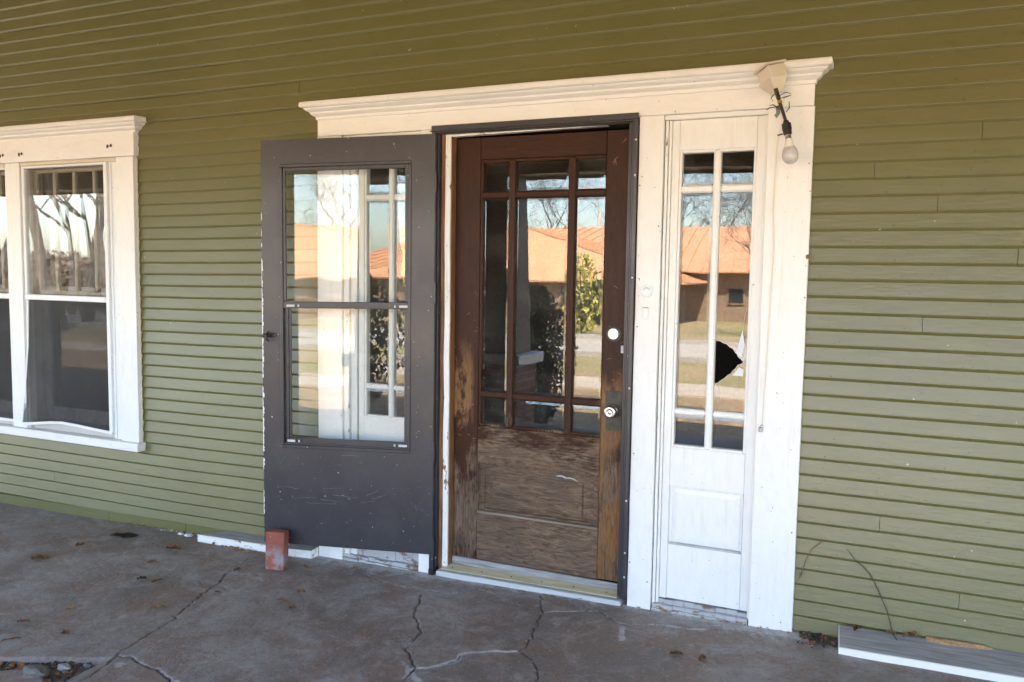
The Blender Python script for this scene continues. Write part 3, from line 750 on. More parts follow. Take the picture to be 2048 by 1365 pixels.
# ================================================================== sidelights
def sidelight(xo, lab, broken):
    """xo: shift from the right sidelight's own place"""
    X = lambda v: v+xo
    t = thing('sidelight', (X(-.705), .02, .05), lab, 'sidelight window', 'sidelights beside the entry door')
    Y = .016; YB = .06
    def b(name, x0, x1, z0, z1, y0=Y, bev=.0009, mat=WHITE):
        bm = BM(); box(bm, X(x0), X(x1), y0, YB, z0, z1, bev); return obj(name, bm, mat, t)
    b('stile', -.904, -.872, .052, 2.211); b('stile', -.541, -.507, .055, 2.211)
    b('top_rail', -.871, -.542, 2.083, 2.211); b('middle_rail', -.871, -.542, .580, .758); b('bottom_rail', -.871, -.542, .055, .308)
    bm = BM(); prev = None
    X0, X1, ZA, ZB = -.871, -.542, .308, .580
    for d, y in ((0, .0175), (.003, .030), (.012, .034), (.016, .030), (.034, .0265)):
        cur = [bm.verts.new(p) for p in ((X(X0)+d, y, ZA+d), (X(X1)-d, y, ZA+d), (X(X1)-d, y, ZB-d), (X(X0)+d, y, ZB-d))]
        if prev:
            for k in range(4): bm.faces.new((prev[k], prev[(k+1) % 4], cur[(k+1) % 4], cur[k]))
        prev = cur
    bm.faces.new(prev); obj('panel', bm, WHITE, t)
    b('panel_ledge', -.866, -.548, .3085, .317, .012, .001, LEDGESHADE)
    b('muntin', -.722, -.691, .758, 2.083, Y-.0008, .008)
    for za, zb in ((.907, .936), (1.896, 1.930)):
        b('muntin', -.864, -.7225, za, zb, Y, .008); b('muntin', -.6905, -.548, za, zb, Y, .008)
    bm = BM()
    for c in ((-.872, -.860, .758, 2.084), (-.553, -.540, .758, 2.084)): box(bm, X(c[0]), X(c[1]), .020, YB, c[2], c[3], .003)
    box(bm, X(-.860), X(-.553), .022, YB, .757, .769, .003); box(bm, X(-.860), X(-.553), .022, YB, 2.070, 2.085, .003)
    obj('glazing_lip', bm, WHITE, t)
    for (z0, z1) in ((.768, .908), (.935, 1.897), (1.929, 2.072)):
        for ci, (x0, x1) in enumerate(((-.862, -.720), (-.693, -.551))):
            if broken and ci == 1 and .9 < z0 < 1:
                hole = [(x0, z0), (x1, z0), (x1, 1.156), (-.566, 1.159), (-.578, 1.150), (-.590, 1.146), (-.600, 1.128), (-.612, 1.120), (-.618, 1.106), (-.634, 1.098), (-.645, 1.083), (-.660, 1.076), (-.672, 1.061), (x0, 1.058)]
                up = [(x0, 1.256), (-.684, 1.249), (-.668, 1.248), (-.655, 1.238), (-.640, 1.236), (-.628, 1.222), (-.613, 1.217), (-.604, 1.200), (-.596, 1.196), (-.590, 1.181), (-.577, 1.172), (-.566, 1.159), (x1, 1.156), (x1, z1), (x0, z1)]
                p = pane(t, 0, 0, 0, 0, .034, GLASS, hole=[(X(a), c_) for a, c_ in hole]); p['label'] = 'lower shard of the broken pane'
                p = pane(t, 0, 0, 0, 0, .034, GLASS, hole=[(X(a), c_) for a, c_ in up]); p['label'] = 'broken pane with a dark hole in it'
                # pale tubes paint the break's edge glint; two slivers carry a painted white reflection
                bm = BM(); pr = [Vector((X(a), .036, c_)) for a, c_ in up[:12]]; tube(bm, pr, .0012, 5); pr = [Vector((X(a), .036, c_)) for a, c_ in hole[3:]]; tube(bm, pr, .0012, 5)
                for cr in ([(-.566, 1.159), (-.560, 1.20), (-.5545, 1.27)], [(-.590, 1.181), (-.575, 1.25), (-.572, 1.33), (-.561, 1.40)], [(-.600, 1.128), (-.588, 1.08), (-.590, 1.02)], [(-.672, 1.061), (-.668, 1.02), (-.655, .985)]):
                    tube(bm, [(X(a), .0335, c_) for a, c_ in cr], .0006, 4)
                obj('broken_edge_glint', bm, ALU, t)
                for tri, dy in ((((-.596, 1.195), (-.576, 1.180), (-.563, 1.235), (-.575, 1.300), (-.590, 1.235)), .030), (((-.612, 1.100), (-.566, 1.098), (-.564, 1.128), (-.583, 1.136)), .031)):
                    bm = BM(); poly_prism(bm, [(X(a), c_) for a, c_ in tri], dy, dy+.002)
                    obj('glass_shard', bm, SHARD, t)
            else:
                pane(t, X(x0), X(x1), z0, z1, .030, GLASS, bev=.014)
    return t
LEDGESHADE = plain('ledge_shade_grey', (.45, .45, .44), .6, var=.2)  # grey puts the shadow strip at the panel foot into the colour
SHARD = plain('shard_reflection', (.55, .60, .66), .2, var=.05)  # pale tint stands in for the white that tilted glass reflects
sidelight(0.0, 'white panelled sidelight right of the entry door with a hole broken in one pane', True)
sidelight(-1.657, 'white panelled sidelight seen through the open storm door glass', False)

# ================================================================== dark storm door frame
fr = thing('storm_door_frame', (-1.57, -.03, 0), 'charcoal metal frame screwed round the entry opening for the storm door', 'door frame')
bm = BM()
box(bm, -2.094, -1.046, -.044, -.0305, 2.222, 2.248, .002); box(bm, -2.098, -1.050, -.052, -.0445, 2.2185, 2.2235, .001)
box(bm, -2.086, -1.052, -.036, -.010, 2.212, 2.2215, .002); box(bm, -2.070, -1.060, -.024, .0, 2.2075, 2.2118, .001)
obj('head_bar', bm, DARK, fr)
bm = BM()
box(bm, -1.064, -1.046, -.046, -.0305, .030, 2.2215, .002); box(bm, -1.074, -1.0645, -.038, -.006, .030, 2.2113, .002)
box(bm, -1.084, -1.0745, -.032, .006, .034, 2.207, .002); box(bm, -1.093, -1.0845, -.024, .008, .038, 2.2065, .0015)
rb = obj('strike_bar', bm, DARK, fr)
for z in (2.13, 1.975, 1.52, 1.02, .50, .255, .14):
    bm = BM(); lathe(bm, [(.0045, 0), (.0045, .0015), (0, .0035)], 10, Mk(-1.054, -.0455, z)); obj('screw', bm, SCREW, fr)
bm = BM()
box(bm, -2.094, -2.078, -.040, -.0305, .00, 2.2215, .002); box(bm, -2.0775, -2.066, -.046, -.006, -.005, 2.2113, .003); box(bm, -2.0655, -2.057, -.030, .0, .02, 2.207, .001)
hb = obj('hinge_bar', bm, DARK, fr)
bm = BM(); box(bm, -2.0715, -2.0705, -.0475, -.0462, .06, .16); obj('chipped_line', bm, SCREW, hb)
bm = BM(); box(bm, -2.092, -2.062, -.050, -.034, -.02, .012, .003); obj('foot_plug', bm, BLACK, fr)

# ================================================================== storm door (swung open)
ang = math.atan2(-.186, -.925)
sd = thing('storm_door', (-2.066, -.052, .0), 'charcoal grey storm door swung wide open against the left sidelight', 'storm door', rot=(0, 0, ang))
SAG = -.016
def sbm(bm):
    for v in bm.verts: v.co.z += SAG*v.co.x
    return bm
W = .943; T = -.030        # local x from the hinge, local +y towards the porch
bm = BM()
box(bm, 0.0, .128, T, 0, .62, 2.075); box(bm, .830, W, T, 0, .62, 2.075); box(bm, 0, W, T, 0, 2.0752, 2.2075); box(bm, 0, W, T, 0, .0915, .6198)
obj('door_leaf', sbm(bm), DARK, sd, local=True)
bm = BM()
for a in ((.122, .838, 2.066, 2.084), (.122, .838, .610, .628)): box(bm, a[0], a[1], -.002, .006, a[2], a[3], .0025)
for a in ((.122, .138, .6285, 2.0655), (.822, .838, .6285, 2.0655)): box(bm, a[0], a[1], -.002, .006, a[2], a[3], .0025)
obj('rim_moulding', sbm(bm), DARK, sd, local=True)
# upper insert
bm = BM()
box(bm, .1385, .156, -.016, -.001, 1.382, 2.0655, .002); box(bm, .808, .8215, -.016, -.001, 1.382, 2.0655, .002)
box(bm, .156, .808, -.016, -.001, 2.047, 2.0655, .002); box(bm, .1385, .8215, -.018, .003, 1.347, 1.379, .002)
box(bm, .1385, .8215, -.014, .0055, 1.3455, 1.351, .001)
ui = obj('upper_insert_frame', sbm(bm), DARK, sd, local=True)
# lower insert
bm = BM()
box(bm, .1385, .158, -.022, -.006, .6285, 1.346, .002); box(bm, .786, .8215, -.022, -.010, .6285, 1.346, .002)
box(bm, .797, .806, -.012, -.004, .6285, 1.346, .001)
box(bm, .158, .786, -.022, -.004, .6285, .665, .002); box(bm, .1385, .8215, -.010, .004, .6285, .6365, .001)
li = obj('lower_insert_frame', sbm(bm), DARK, sd, local=True)
def spane(x0, x1, z0, z1, y):
    bm = BM(); vs = box(bm, x0, x1, y-.003, y, z0, z1)
    for v in vs: v.co.y -= (v.co.x-x0)*.060      # panes tilted back towards the latch side to steer what they reflect
    return obj('glass_pane', sbm(bm), GLASSS, sd, local=True)
spane(.146, .845, 1.370, 2.060, -.006); spane(.148, .845, .650, 1.3445, -.010)
for x, z in ((.757, 1.3585), (.183, 1.3585), (.757, .6485), (.183, .6485)):
    bm = BM(); s = 1 if x > .5 else -1
    box(bm, x+ (0 if s > 0 else -.045), x+(.045 if s > 0 else 0), .0035, .0055, z-.006, z+.006, .0005); box(bm, x-s*.022-.0045, x-s*.022+.0045, .0035, .005, z-.006, z+.006, .0005)
    obj('corner_clip', sbm(bm), ALU, sd, local=True)
# latch
bm = BM(); box(bm, .862, .938, .000, .006, 1.195, 1.214, .002); box(bm, .895, .938, .006, .020, 1.192, 1.207, .003)
tube(bm, [(.898, .018, 1.222), (.900, .030, 1.205), (.905, .032, 1.185), (.893, .022, 1.172)], [.005, .007, .007, .004], 8)
obj('latch', sbm(bm), BLACK, sd, local=True)
bm = BM(); box(bm, .858, .866, .0005, .0016, 1.197, 1.206); obj('latch_rust', sbm(bm), RUST, sd, local=True)
# hinges
for z in (1.975, 1.425, .62, .125):
    bm = BM(); box(bm, .0, .016, -.001, .0022, z-.05, z+.05, .0006); tube(bm, [(-.004, .003, z-.05), (-.004, .003, z+.05)], .0055, 10); obj('hinge', sbm(bm), DARK, sd, local=True)
# chipped white edge along the free side
bm = BM(); rs = random.Random(5); z = .16
while z < 1.82:
    h = rs.uniform(.010, .045); w = rs.uniform(.002, .0085)*(1 if .5 < z < 1.65 else .45)
    if rs.random() < (.92 if .5 < z < 1.6 else .45): poly = [(W-w*rs.uniform(.4, 1), z), (W+.0012, z), (W+.0012, z+h), (W-w, z+h*rs.uniform(.5, .9))]; a = [bm.verts.new((x, .0011, zz)) for x, zz in poly]; b = [bm.verts.new((x, -.004, zz)) for x, zz in poly]; bm.faces.new(a); bm.faces.new(b[::-1]); [bm.faces.new((a[i], a[(i+1) % 4], b[(i+1) % 4], b[i])) for i in range(4)]
    z += h
obj('chipped_edge', sbm(bm), WCLEAN, sd, local=True)
# knocks and scuffs on the kick panel
SC = plain('pale_scuff', (.13, .13, .15), .6, var=.4)
rs = random.Random(9)
marks = [(.60, .40, .10, .10), (.55, .37, .14, -.04), (.78, .34, .14, .08), (.70, .32, .17, .03), (.62, .345, .10, -.06), (.86, .40, .12, -.05), (.36, .375, .07, .5), (.33, .36, .06, .3), (.39, .34, .08, .15), (.30, .37, .05, .4), (.12, .36, .02, -1), (.095, .345, .03, -1.3), (.845, .52, .05, 1.1), (.50, .585, .10, .0), (.40, .545, .02, .3), (.52, .53, .02, .2)]
for x, z, L, a in marks:
    bm = BM(); n = 5; tube(bm, [Vector((x-L*t*math.cos(a), .0003, z+L*t*math.sin(a)+rs.uniform(-.003, .003))) for t in [i/n for i in range(n+1)]], [.0007*rs.uniform(.5, 1.6) for _ in range(n+1)], 4); obj('scuff', sbm(bm), SC, sd, local=True)
for i in range(16):
    x = rs.uniform(.05, .9); z = rs.choice([rs.uniform(.11, .55), rs.uniform(.11, .40)]); r = rs.uniform(.0008, .0020)
    bm = BM(); lathe(bm, [(r, -.0005), (r*.8, .0006), (0, .0008)], 7, Matrix.Translation((x, 0, z)) @ Matrix.Rotation(math.radians(-90), 4, 'X') @ Matrix.Diagonal((1, rs.uniform(.5, 2), 1, 1))); obj('paint_chip', sbm(bm), SCREW if rs.random() < .5 else SC, sd, local=True)
bm = BM(); lathe(bm, [(.005, -.0005), (.004, .001), (0, .0012)], 9, Matrix.Translation((.215, 0, 2.165)) @ Matrix.Rotation(math.radians(-90), 4, 'X') @ Matrix.Diagonal((.6, 1.7, 1, 1))); obj('paint_chip', sbm(bm), LEAFB, sd, local=True)

# ================================================================== brick holding the door
br = BM(); box(br, -.052, .052, -.030, .030, 0, .203, .006, 2)
for v in br.verts: v.co += Vector((mnoise.noise(v.co*30), mnoise.noise(v.co*31+Vector((3, 0, 0))), mnoise.noise(v.co*29)))*.0012
def mk_brick():
    t = NT('loose_brick'); c = t.mix(t.ramp(t.noise(18, 4), .35, .65), (.20, .052, .033), (.27, .080, .050))
    x, y, z = t.xyz()
    pale = t.math('MULTIPLY', t.ramp(t.noise(14, 5, .7, off=(1, 4, 2)), .42, .60), t.ramp(z, .11, .04))
    c = t.mix(t.math('MULTIPLY', pale, .8), c, (.27, .25, .27)); c = t.mix(t.ramp(t.noise(90, 2), .74, .76), c, (.5, .45, .42))
    return t.done(c, .8, t.bump(t.noise(60, 5, .7), .002))
b = obj('brick', br, mk_brick()); b.location = (-2.865, -.290, fz(-2.865, 0)); b.rotation_euler = (math.radians(-2.5), 0, math.radians(14))
tag(b, 'red brick stood on end propping the storm door open', 'brick')

# ================================================================== floor trim boards
def plank(name, pts, zt, zb, mat_top, mat_front, lab, cat='board'):
    """plan polygon pts (x,y); first edge is the front; sloping grey top, white front lip"""
    t = thing(name, (pts[0][0], pts[0][1], fz(pts[0][0], 0)), lab, cat)
    bm = BM(); a = [bm.verts.new((x, y, fz(x, y)+zt(i)-.0015)) for i, (x, y) in enumerate(pts)]; b = [bm.verts.new((x, y, fz(x, y)-.004)) for x, y in pts]
    bm.faces.new(a); bm.faces.new(b[::-1])
    for i in range(len(pts)): j = (i+1) % len(pts); bm.faces.new((a[i], a[j], b[j], b[i]))
    obj('board', bm, mat_front, t)
    bm = BM(); cx = sum(p[0] for p in pts)/len(pts); cy = sum(p[1] for p in pts)/len(pts)
    a = [bm.verts.new((x+(.003 if x < cx else -.003), y+(.006 if y < cy else -.001), fz(x, y)+zt(i))) for i, (x, y) in enumerate(pts)]; b = [bm.verts.new(v.co-Vector((0, 0, .003))) for v in a]
    bm.faces.new(a); bm.faces.new(b[::-1])
    for i in range(len(pts)): j = (i+1) % len(pts); bm.faces.new((a[i], a[j], b[j], b[i]))
    obj('worn_top', bm, mat_top, t)
    return t
plank('base_board', [(-3.585, -.118), (-2.985, -.110), (-2.985, -.012), (-3.44, -.012)], lambda i: (.044, .044, .054, .054)[i], 0, GREYWOOD, WPEELH, 'low white base board with worn grey top at the wall foot left of the brick')
plank('base_board', [(-2.980, -.108), (-2.800, -.088), (-2.796, -.030), (-2.980, -.030)], lambda i: (.040, .042, .048, .048)[i], 0, GREYWOOD, WPEELH, 'short white base board end under the storm door beside the brick')
plank('base_board', [(-.118, -.170), (2.6, -.170), (2.6, -.013), (-.128, -.013)], lambda i: (.030, .030, .062, .062)[i], 0, GREYWOOD, WHITEH, 'white base board with worn grey top along the wall foot right of the entrance')

# ================================================================== left window
ws = thing('window_surround', (-5.2, 0, .42), 'white casing with crown moulding and sill framing the pair of left windows', 'window surround')
wavy_board('casing', -4.265, -4.122, -.040, .012, .466, 2.188, WHITE, ws, slices=14)
wavy_board('casing', -6.30, -6.155, -.040, .012, .466, 2.188, WHITE, ws, slices=14)
wavy_board('mullion_casing', -5.272, -5.135, -.036, .012, .466, 2.188, WHITE, ws, slices=14)
wavy_board('header_board', -6.30, -4.112, -.042, .012, 2.1895, 2.330, WHITEH, ws, slices=16, axis='x')
cornice('crown_moulding', -6.30, -4.112, 2.322, WHITEH, ws)
bm = BM(); vs = box(bm, -6.32, -4.108, -.066, .03, .412, .4655, .004)
obj('sill', bm, WHITEH, ws)
for x, w in ((-4.272, 0), (-5.128, 0), (-5.279, 0)):
    wavy_board('jamb_strip', x-.006, x+.006, -.022, .03, .466, 2.165, WHITE, ws, .002)
wavy_board('head_strip', -5.128, -4.274, -.034, .03, 2.166, 2.1885, CREAM, ws, .003, 8, axis='x')
wavy_board('head_strip', -6.15, -5.28, -.034, .03, 2.166, 2.1885, CREAM, ws, .003, 8, axis='x')
# caulk blobs along the casing's right edge
bm = BM(); rs = random.Random(4); z = .48
while z < 2.18:
    tube(bm, [(-4.121, -.012, z), (-4.117-rs.uniform(0, .003), -.014, z+.03), (-4.121, -.012, z+.062)], [.003, rs.uniform(.004, .008), .003], 6); z += PIT
obj('caulk_bead', bm, CREAM, ws)
for x, z in ((-5.118, 2.238), (-4.325, 2.252), (-5.30, 2.236)):
    t_ = blob('rusty_bracket', x, -.043, z, .012, RUST, ws); blob('rusty_bracket', x+.026, -.043, z+.004, .011, RUST, ws)

def window(xo, lab, bent):
    X = lambda v: v+xo
    t = thing('window', (X(-4.75), 0, .47), lab, 'window', 'pair of sash windows left of the entrance')
    # outer aluminium storm frame
    bm = BM()
    box(bm, X(-5.122), X(-5.100), -.030, -.004, 1.31, 2.165, .003); box(bm, X(-4.386), X(-4.358), -.030, -.004, .50, 2.165, .003)
    box(bm, X(-5.100), X(-4.386), -.030, -.004, 2.150, 2.165, .003); box(bm, X(-5.122), X(-4.386), -.034, -.006, 1.312, 1.346, .003)
    box(bm, X(-4.357), X(-4.279), -.014, .02, .4665, 2.165, .001); box(bm, X(-4.340), X(-4.331), -.020, -.0145, .4665, 2.165, .001)
    obj('storm_frame', bm, WCLEAN, t)
    bm = BM()
    if bent:
        rail = [(-5.178, -.045, .492), (-5.05, -.050, .505), (-4.905, -.052, .523), (-4.79, -.048, .531), (-4.66, -.040, .523), (-4.50, -.030, .509), (-4.372, -.024, .500)]
        side = [(-5.108, -.026, 1.31), (-5.118, -.028, 1.0), (-5.145, -.036, .74), (-5.178, -.045, .492)]
    else:
        rail = [(-5.112, -.024, .500), (-4.372, -.024, .500)]; side = [(-5.112, -.024, 1.31), (-5.112, -.024, .5)]
    def bar(P, w, horizontal):
        rings = []
        for x, y, z in P:
            o = (Vector((0, 0, w/2)) if horizontal else Vector((w/2, 0, 0))); d = Vector((0, .008, 0)); c = Vector((X(x), y, z))
            rings.append([bm.verts.new(c+o), bm.verts.new(c+o+d), bm.verts.new(c-o+d), bm.verts.new(c-o)])
        for a, b in zip(rings, rings[1:]):
            for k in range(4): bm.faces.new((a[k], a[(k+1) % 4], b[(k+1) % 4], b[k]))
        bm.faces.new(rings[0]); bm.faces.new(rings[-1][::-1])
    bar(rail, .017, True); bar(side, .015, False)
    obj('screen_frame', bm, WCLEAN, t, label='screen frame bent up and pulled away at its foot' if bent else None)
    bm = BM()
    lower = [(p[0], p[1]+.005, p[2]) for p in rail]; n = len(lower)
    top = [(-5.10+(-4.385+5.10)*i/(n-1), -.016, 1.312) for i in range(n)]
    lo = [bm.verts.new((X(a), b, c)) for a, b, c in lower]; tp = [bm.verts.new((X(a), b, c)) for a, b, c in top]
    lo2 = [bm.verts.new((X(a), b+.0012, c)) for a, b, c in lower]; tp2 = [bm.verts.new((X(a), b+.0012, c)) for a, b, c in top]
    for i in range(n-1): bm.faces.new((lo[i], lo[i+1], tp[i+1], tp[i])); bm.faces.new((lo2[i], tp2[i], tp2[i+1], lo2[i+1]))
    obj('insect_screen', bm, SCREEN, t)
    bm = BM(); box(bm, X(-5.106), X(-4.380), -.017, -.013, 1.338, 2.156); obj('storm_glass', bm, GLASSW, t)
    # jamb sides
    bm = BM(); box(bm, X(-5.135), X(-5.1225), -.005, .118, .466, 2.188); box(bm, X(-4.357), X(-4.30), .021, .118, .466, 2.188); box(bm, X(-5.12), X(-4.36), -.004, .118, .4665, .512)
    box(bm, X(-5.12), X(-4.36), .0, .118, 2.152, 2.188)
    obj('jamb', bm, mk_j, t)
    # upper sash
    sash = BM()
    box(sash, X(-5.12), X(-5.079), .045, .075, 1.345, 2.150, .003); box(sash, X(-4.400), X(-4.358), .045, .075, 1.345, 2.150, .003)
    box(sash, X(-5.079), X(-4.400), .045, .075, 2.126, 2.150, .003); box(sash, X(-5.079), X(-4.400), .045, .075, 1.345, 1.372, .003)
    obj('upper_sash', sash, SASHC, t)
    for a, b in ((-4.937, -4.899), (-4.757, -4.720), (-4.577, -4.541)):
        bm = BM(); box(bm, X(a+.006), X(b-.006), .044, .072, 1.372, 2.126, .005); obj('muntin', bm, SASHC, t)
    xs = [(-5.079, -4.931), (-4.905, -4.751), (-4.726, -4.571), (-4.547, -4.400)]
    for a, b in xs:
        bm = BM(); box(bm, X(a), X(b), .045, .071, 1.964, 1.986, .004); obj('muntin', bm, SASHC, t)
        for z0, z1 in ((1.986, 2.128), (1.370, 1.964)):
            bm = BM(); box(bm, X(a), X(b), .058, .061, z0, z1); obj('pane', bm, GLASSW, t)
    # lower sash (plain)
    bm = BM()
    box(bm, X(-5.12), X(-5.045), .080, .108, .515, 1.40, .003); box(bm, X(-4.425), X(-4.358), .080, .108, .515, 1.40, .003)
    box(bm, X(-5.045), X(-4.425), .080, .108, .515, .605, .003); box(bm, X(-5.045), X(-4.425), .080, .108, 1.355, 1.40, .003)
    obj('lower_sash', bm, GREYSASH, t)
    bm = BM(); box(bm, X(-5.05), X(-4.42), .092, .095, .60, 1.36); obj('pane', bm, GLASSW, t)
    return t
SASHC = mk_white('old_sash_paint', (.30, .26, .20), dirt=.5)
mk_j = mk_white('jamb_paint', (.50, .47, .44), dirt=.5); GREYSASH = plain('grey_sash_paint', (.30, .29, .29), .6, var=.2)
window(0, 'right sash window of the left pair with its screen frame bent loose at the bottom', True)
window(-.885, 'left sash window of the pair cut off by the left picture edge', False)

# ================================================================== bare bulb fixture
lf = thing('porch_light', (-.48, -.10, 2.36), 'broken porch light with a bare bulb hanging from a bracket at the crown moulding', 'light')
def obox(bm, c, ex, ey, ez, R, bev=.002): box(bm, -ex/2, ex/2, -ey/2, ey/2, -ez/2, ez/2, bev, mat=Matrix.Translation(c) @ R)
Rf = Matrix.Rotation(math.radians(-19), 4, 'Y') @ Matrix.Rotation(math.radians(-48), 4, 'Z')
bm = BM(); obox(bm, Vector((-.474, -.110, 2.352)), .082, .078, .052, Rf, .003); obj('fixture_box', bm, CREAM, lf)
bm = BM(); obox(bm, Vector((-.485, -.112, 2.3815)), .100, .094, .008, Rf, .002); obj('fixture_cap', bm, CREAM, lf)
bm = BM(); vs = box(bm, -.034, .034, -.034, .034, -.03, .03)
for v in vs:
    if v.co.z < 0: v.co.x *= .42; v.co.y *= .42
    else: v.co.x *= 1.25; v.co.y *= 1.25
bmesh.ops.transform(bm, matrix=Matrix.Translation((-.462, -.108, 2.300)) @ Rf, verts=bm.verts)
obj('bracket', bm, CREAM, lf)
P0 = Vector((-.454, -.148, 2.285)); P1 = Vector((-.408, -.155, 2.150)); P2 = Vector((-.398, -.157, 2.095)); P3 = Vector((-.381, -.160, 1.985))
bm = BM(); tube(bm, [P0, P0.lerp(P1, .3), P0.lerp(P1, .32), P1], [.0085, .0085, .0065, .0065], 12); obj('stem', bm, ROD, lf)
bm = BM(); tube(bm, [P0.lerp(P1, .36), P0.lerp(P1, .43)], [.0095, .0095], 12); obj('stem_collar', bm, plain('amber_collar', (.35, .16, .03), .4), lf)
ax = (P2-P1).normalized(); Q = Vector((0, 0, 1)).rotation_difference(ax).to_matrix().to_4x4()
bm = BM(); lathe(bm, [(0, -.006), (.010, -.006), (.012, .002), (.018, .006), (.019, .030), (.017, .034), (.017, .048), (.014, .052), (0, .052)], 20, Matrix.Translation(P1) @ Q)
box(bm, -.004, .004, -.022, .022, .036, .041, .001, mat=Matrix.Translation(P1) @ Q); tube(bm, [P1+Vector((-.030, -.004, -.052)), P1+Vector((-.010, -.002, -.046))], .003, 6)
obj('socket', bm, BLACK, lf)
ax = (P3-P2).normalized(); Q = Vector((0, 0, 1)).rotation_difference(ax).to_matrix().to_4x4()
bm = BM(); lathe(bm, [(.0125, -.004), (.0125, .016), (.0145, .020)], 20, Matrix.Translation(P2) @ Q); obj('bulb_cap', bm, STEEL, lf, smooth=True)
bm = BM(); lathe(bm, [(.0140, .012), (.0165, .030), (.0205, .045)], 28, Matrix.Translation(P2) @ Q); obj('bulb_neck', bm, BULBN, lf, smooth=True)
bm = BM(); lathe(bm, [(.0205, .045), (.0265, .055), (.0305, .068), (.0315, .080), (.0290, .094), (.022, .105), (.011, .1115), (0, .113)], 32, Matrix.Translation(P2) @ Q); obj('bulb', bm, BULB, lf, smooth=True)
bm = BM()
for pts in ([(-.44, -.15, 2.255), (-.415, -.148, 2.268), (-.395, -.15, 2.262)], [(-.436, -.15, 2.245), (-.41, -.16, 2.248), (-.392, -.15, 2.256)], [(-.45, -.15, 2.27), (-.47, -.15, 2.250), (-.462, -.15, 2.235)],
            [(-.44, -.15, 2.215), (-.475, -.152, 2.210), (-.487, -.15, 2.202)], [(-.43, -.15, 2.20), (-.46, -.152, 2.222), (-.475, -.15, 2.220)], [(-.41, -.15, 2.19), (-.398, -.15, 2.205), (-.400, -.15, 2.232)]):
    tube(bm, pts, [.0016, .0024, .0012], 5)
obj('wire_ends', bm, ROD, lf)
bm = BM(); poly_prism(bm, [(-.452, 2.215), (-.438, 2.222), (-.432, 2.190), (-.446, 2.168), (-.456, 2.182), (-.448, 2.190)], -.146, -.143); obj('green_tape', bm, plain('faded_green_tape', (.16, .24, .18), .7), lf)
# cable down the casing
bm = BM(); tube(bm, [(-.433, -.122, 2.330), (-.430, -.060, 2.26), (-.436, -.034, 2.20), (-.455, -.0325, 2.06), (-.459, -.0325, 1.81), (-.450, -.0325, 1.65), (-.458, -.0325, 1.35), (-.463, -.0325, 1.118), (-.470, -.0325, .905)], .0026, 6)
cb = obj('cable', bm, mk_white('cable_white', (.74, .68, .56), dirt=.2)); tag(cb, 'thin pale cable running down the right casing from the porch light', 'cable')
bm = BM(); box(bm, -.482, -.466, -.040, -.028, .872, .892, .002); tube(bm, [(-.478, -.036, .893), (-.470, -.036, .905), (-.462, -.034, .897)], .0018, 5)
o = obj('cable_clip', bm, plain('grey_metal_clip', (.35, .34, .33), .4, .6)); tag(o, 'small grey metal clip at the lower end of the pale cable', 'clip')

# nail heads on the white trim
rs = random.Random(21); 
for x, z in ((-1.035, 1.93), (-1.03, 1.30), (-1.03, .72), (-1.035, .21), (-.95, .13), (-.945, 1.75), (-.32, 1.45), (-.33, .45), (-.36, .05), (-.325, 2.0)):
    bm = BM(); lathe(bm, [(.0034, 0), (.003, .001), (0, .0012)], 8, Mk(x, -.0295 if x < -.9 else -.0275, z)); obj('nail_head', bm, RUST, ent)
o = blob('peeled_chip', -.3135, -.029, 1.62, .012, BARE, ent)

# ================================================================== dry vines on the right wall
bm = BM(); tube(bm, [(-.305, -.020, .235), (-.286, -.022, .271), (-.272, -.020, .328), (-.250, -.021, .385), (-.206, -.018, .429), (-.190, -.016, .430)], [.0012, .002, .0018, .0016, .0022, .001], 6); tube(bm, [(-.290, -.022, .262), (-.286, -.024, .278)], [.004, .005], 6)
o = obj('vine', bm, plain('rusty_vine', (.15, .085, .06), .7)); tag(o, 'thin reddish dry vine curling off the right casing onto the siding', 'vine')
bm = BM(); tube(bm, [(-.110, -.016, .408), (-.080, -.018, .372), (-.067, -.02, .360), (-.040, -.02, .340), (-.017, -.02, .315), (.003, -.022, .283), (.020, -.022, .247), (.040, -.024, .205), (.056, -.024, .169), (.070, -.03, .120), (.076, -.04, .094), (.098, -.06, .072)], [.0010, .002, .0025, .0022, .0026, .0022, .0026, .0022, .0025, .0024, .003, .002], 6)
o = obj('vine', bm, TWIG); tag(o, 'long dark dry vine arching down the right wall to the base board', 'vine')

# ================================================================== leaves and debris
def leaf(x, y, L, Wd, rot, mat, lab, curl=.35, lift=.0, name='dry_leaf'):
    bm = BM(); n = 6; rows = []
    for i in range(n+1):
        t = i/n; w = Wd/2*math.sin(math.pi*min(.97, max(.03, t)))**.7*(1+.25*math.sin(i*2.4))
        zc = L*curl*.25*(math.sin(t*3.1)+.3*math.sin(t*9)); row = []
        for s in (-1, -.5, 0, .5, 1): row.append(bm.verts.new(((t-.5)*L, s*w, .002+zc*.5+abs(s)*w*curl*(1+.5*math.sin(i*1.7)))))
        rows.append(row)
    for a, b in zip(rows, rows[1:]):
        for k in range(4): bm.faces.new((a[k], a[k+1], b[k+1], b[k]))
    top = bm.faces[:]
    r = bmesh.ops.solidify(bm, geom=top, thickness=.0006)
    o = obj(name, bm, mat); o.location = (x, y, fz(x, y)+.002+lift); o.rotation_euler = (random.uniform(-.15, .15), random.uniform(-.15, .15), rot)
    tag(o, lab, 'leaf', 'dry leaves scattered on the porch floor')
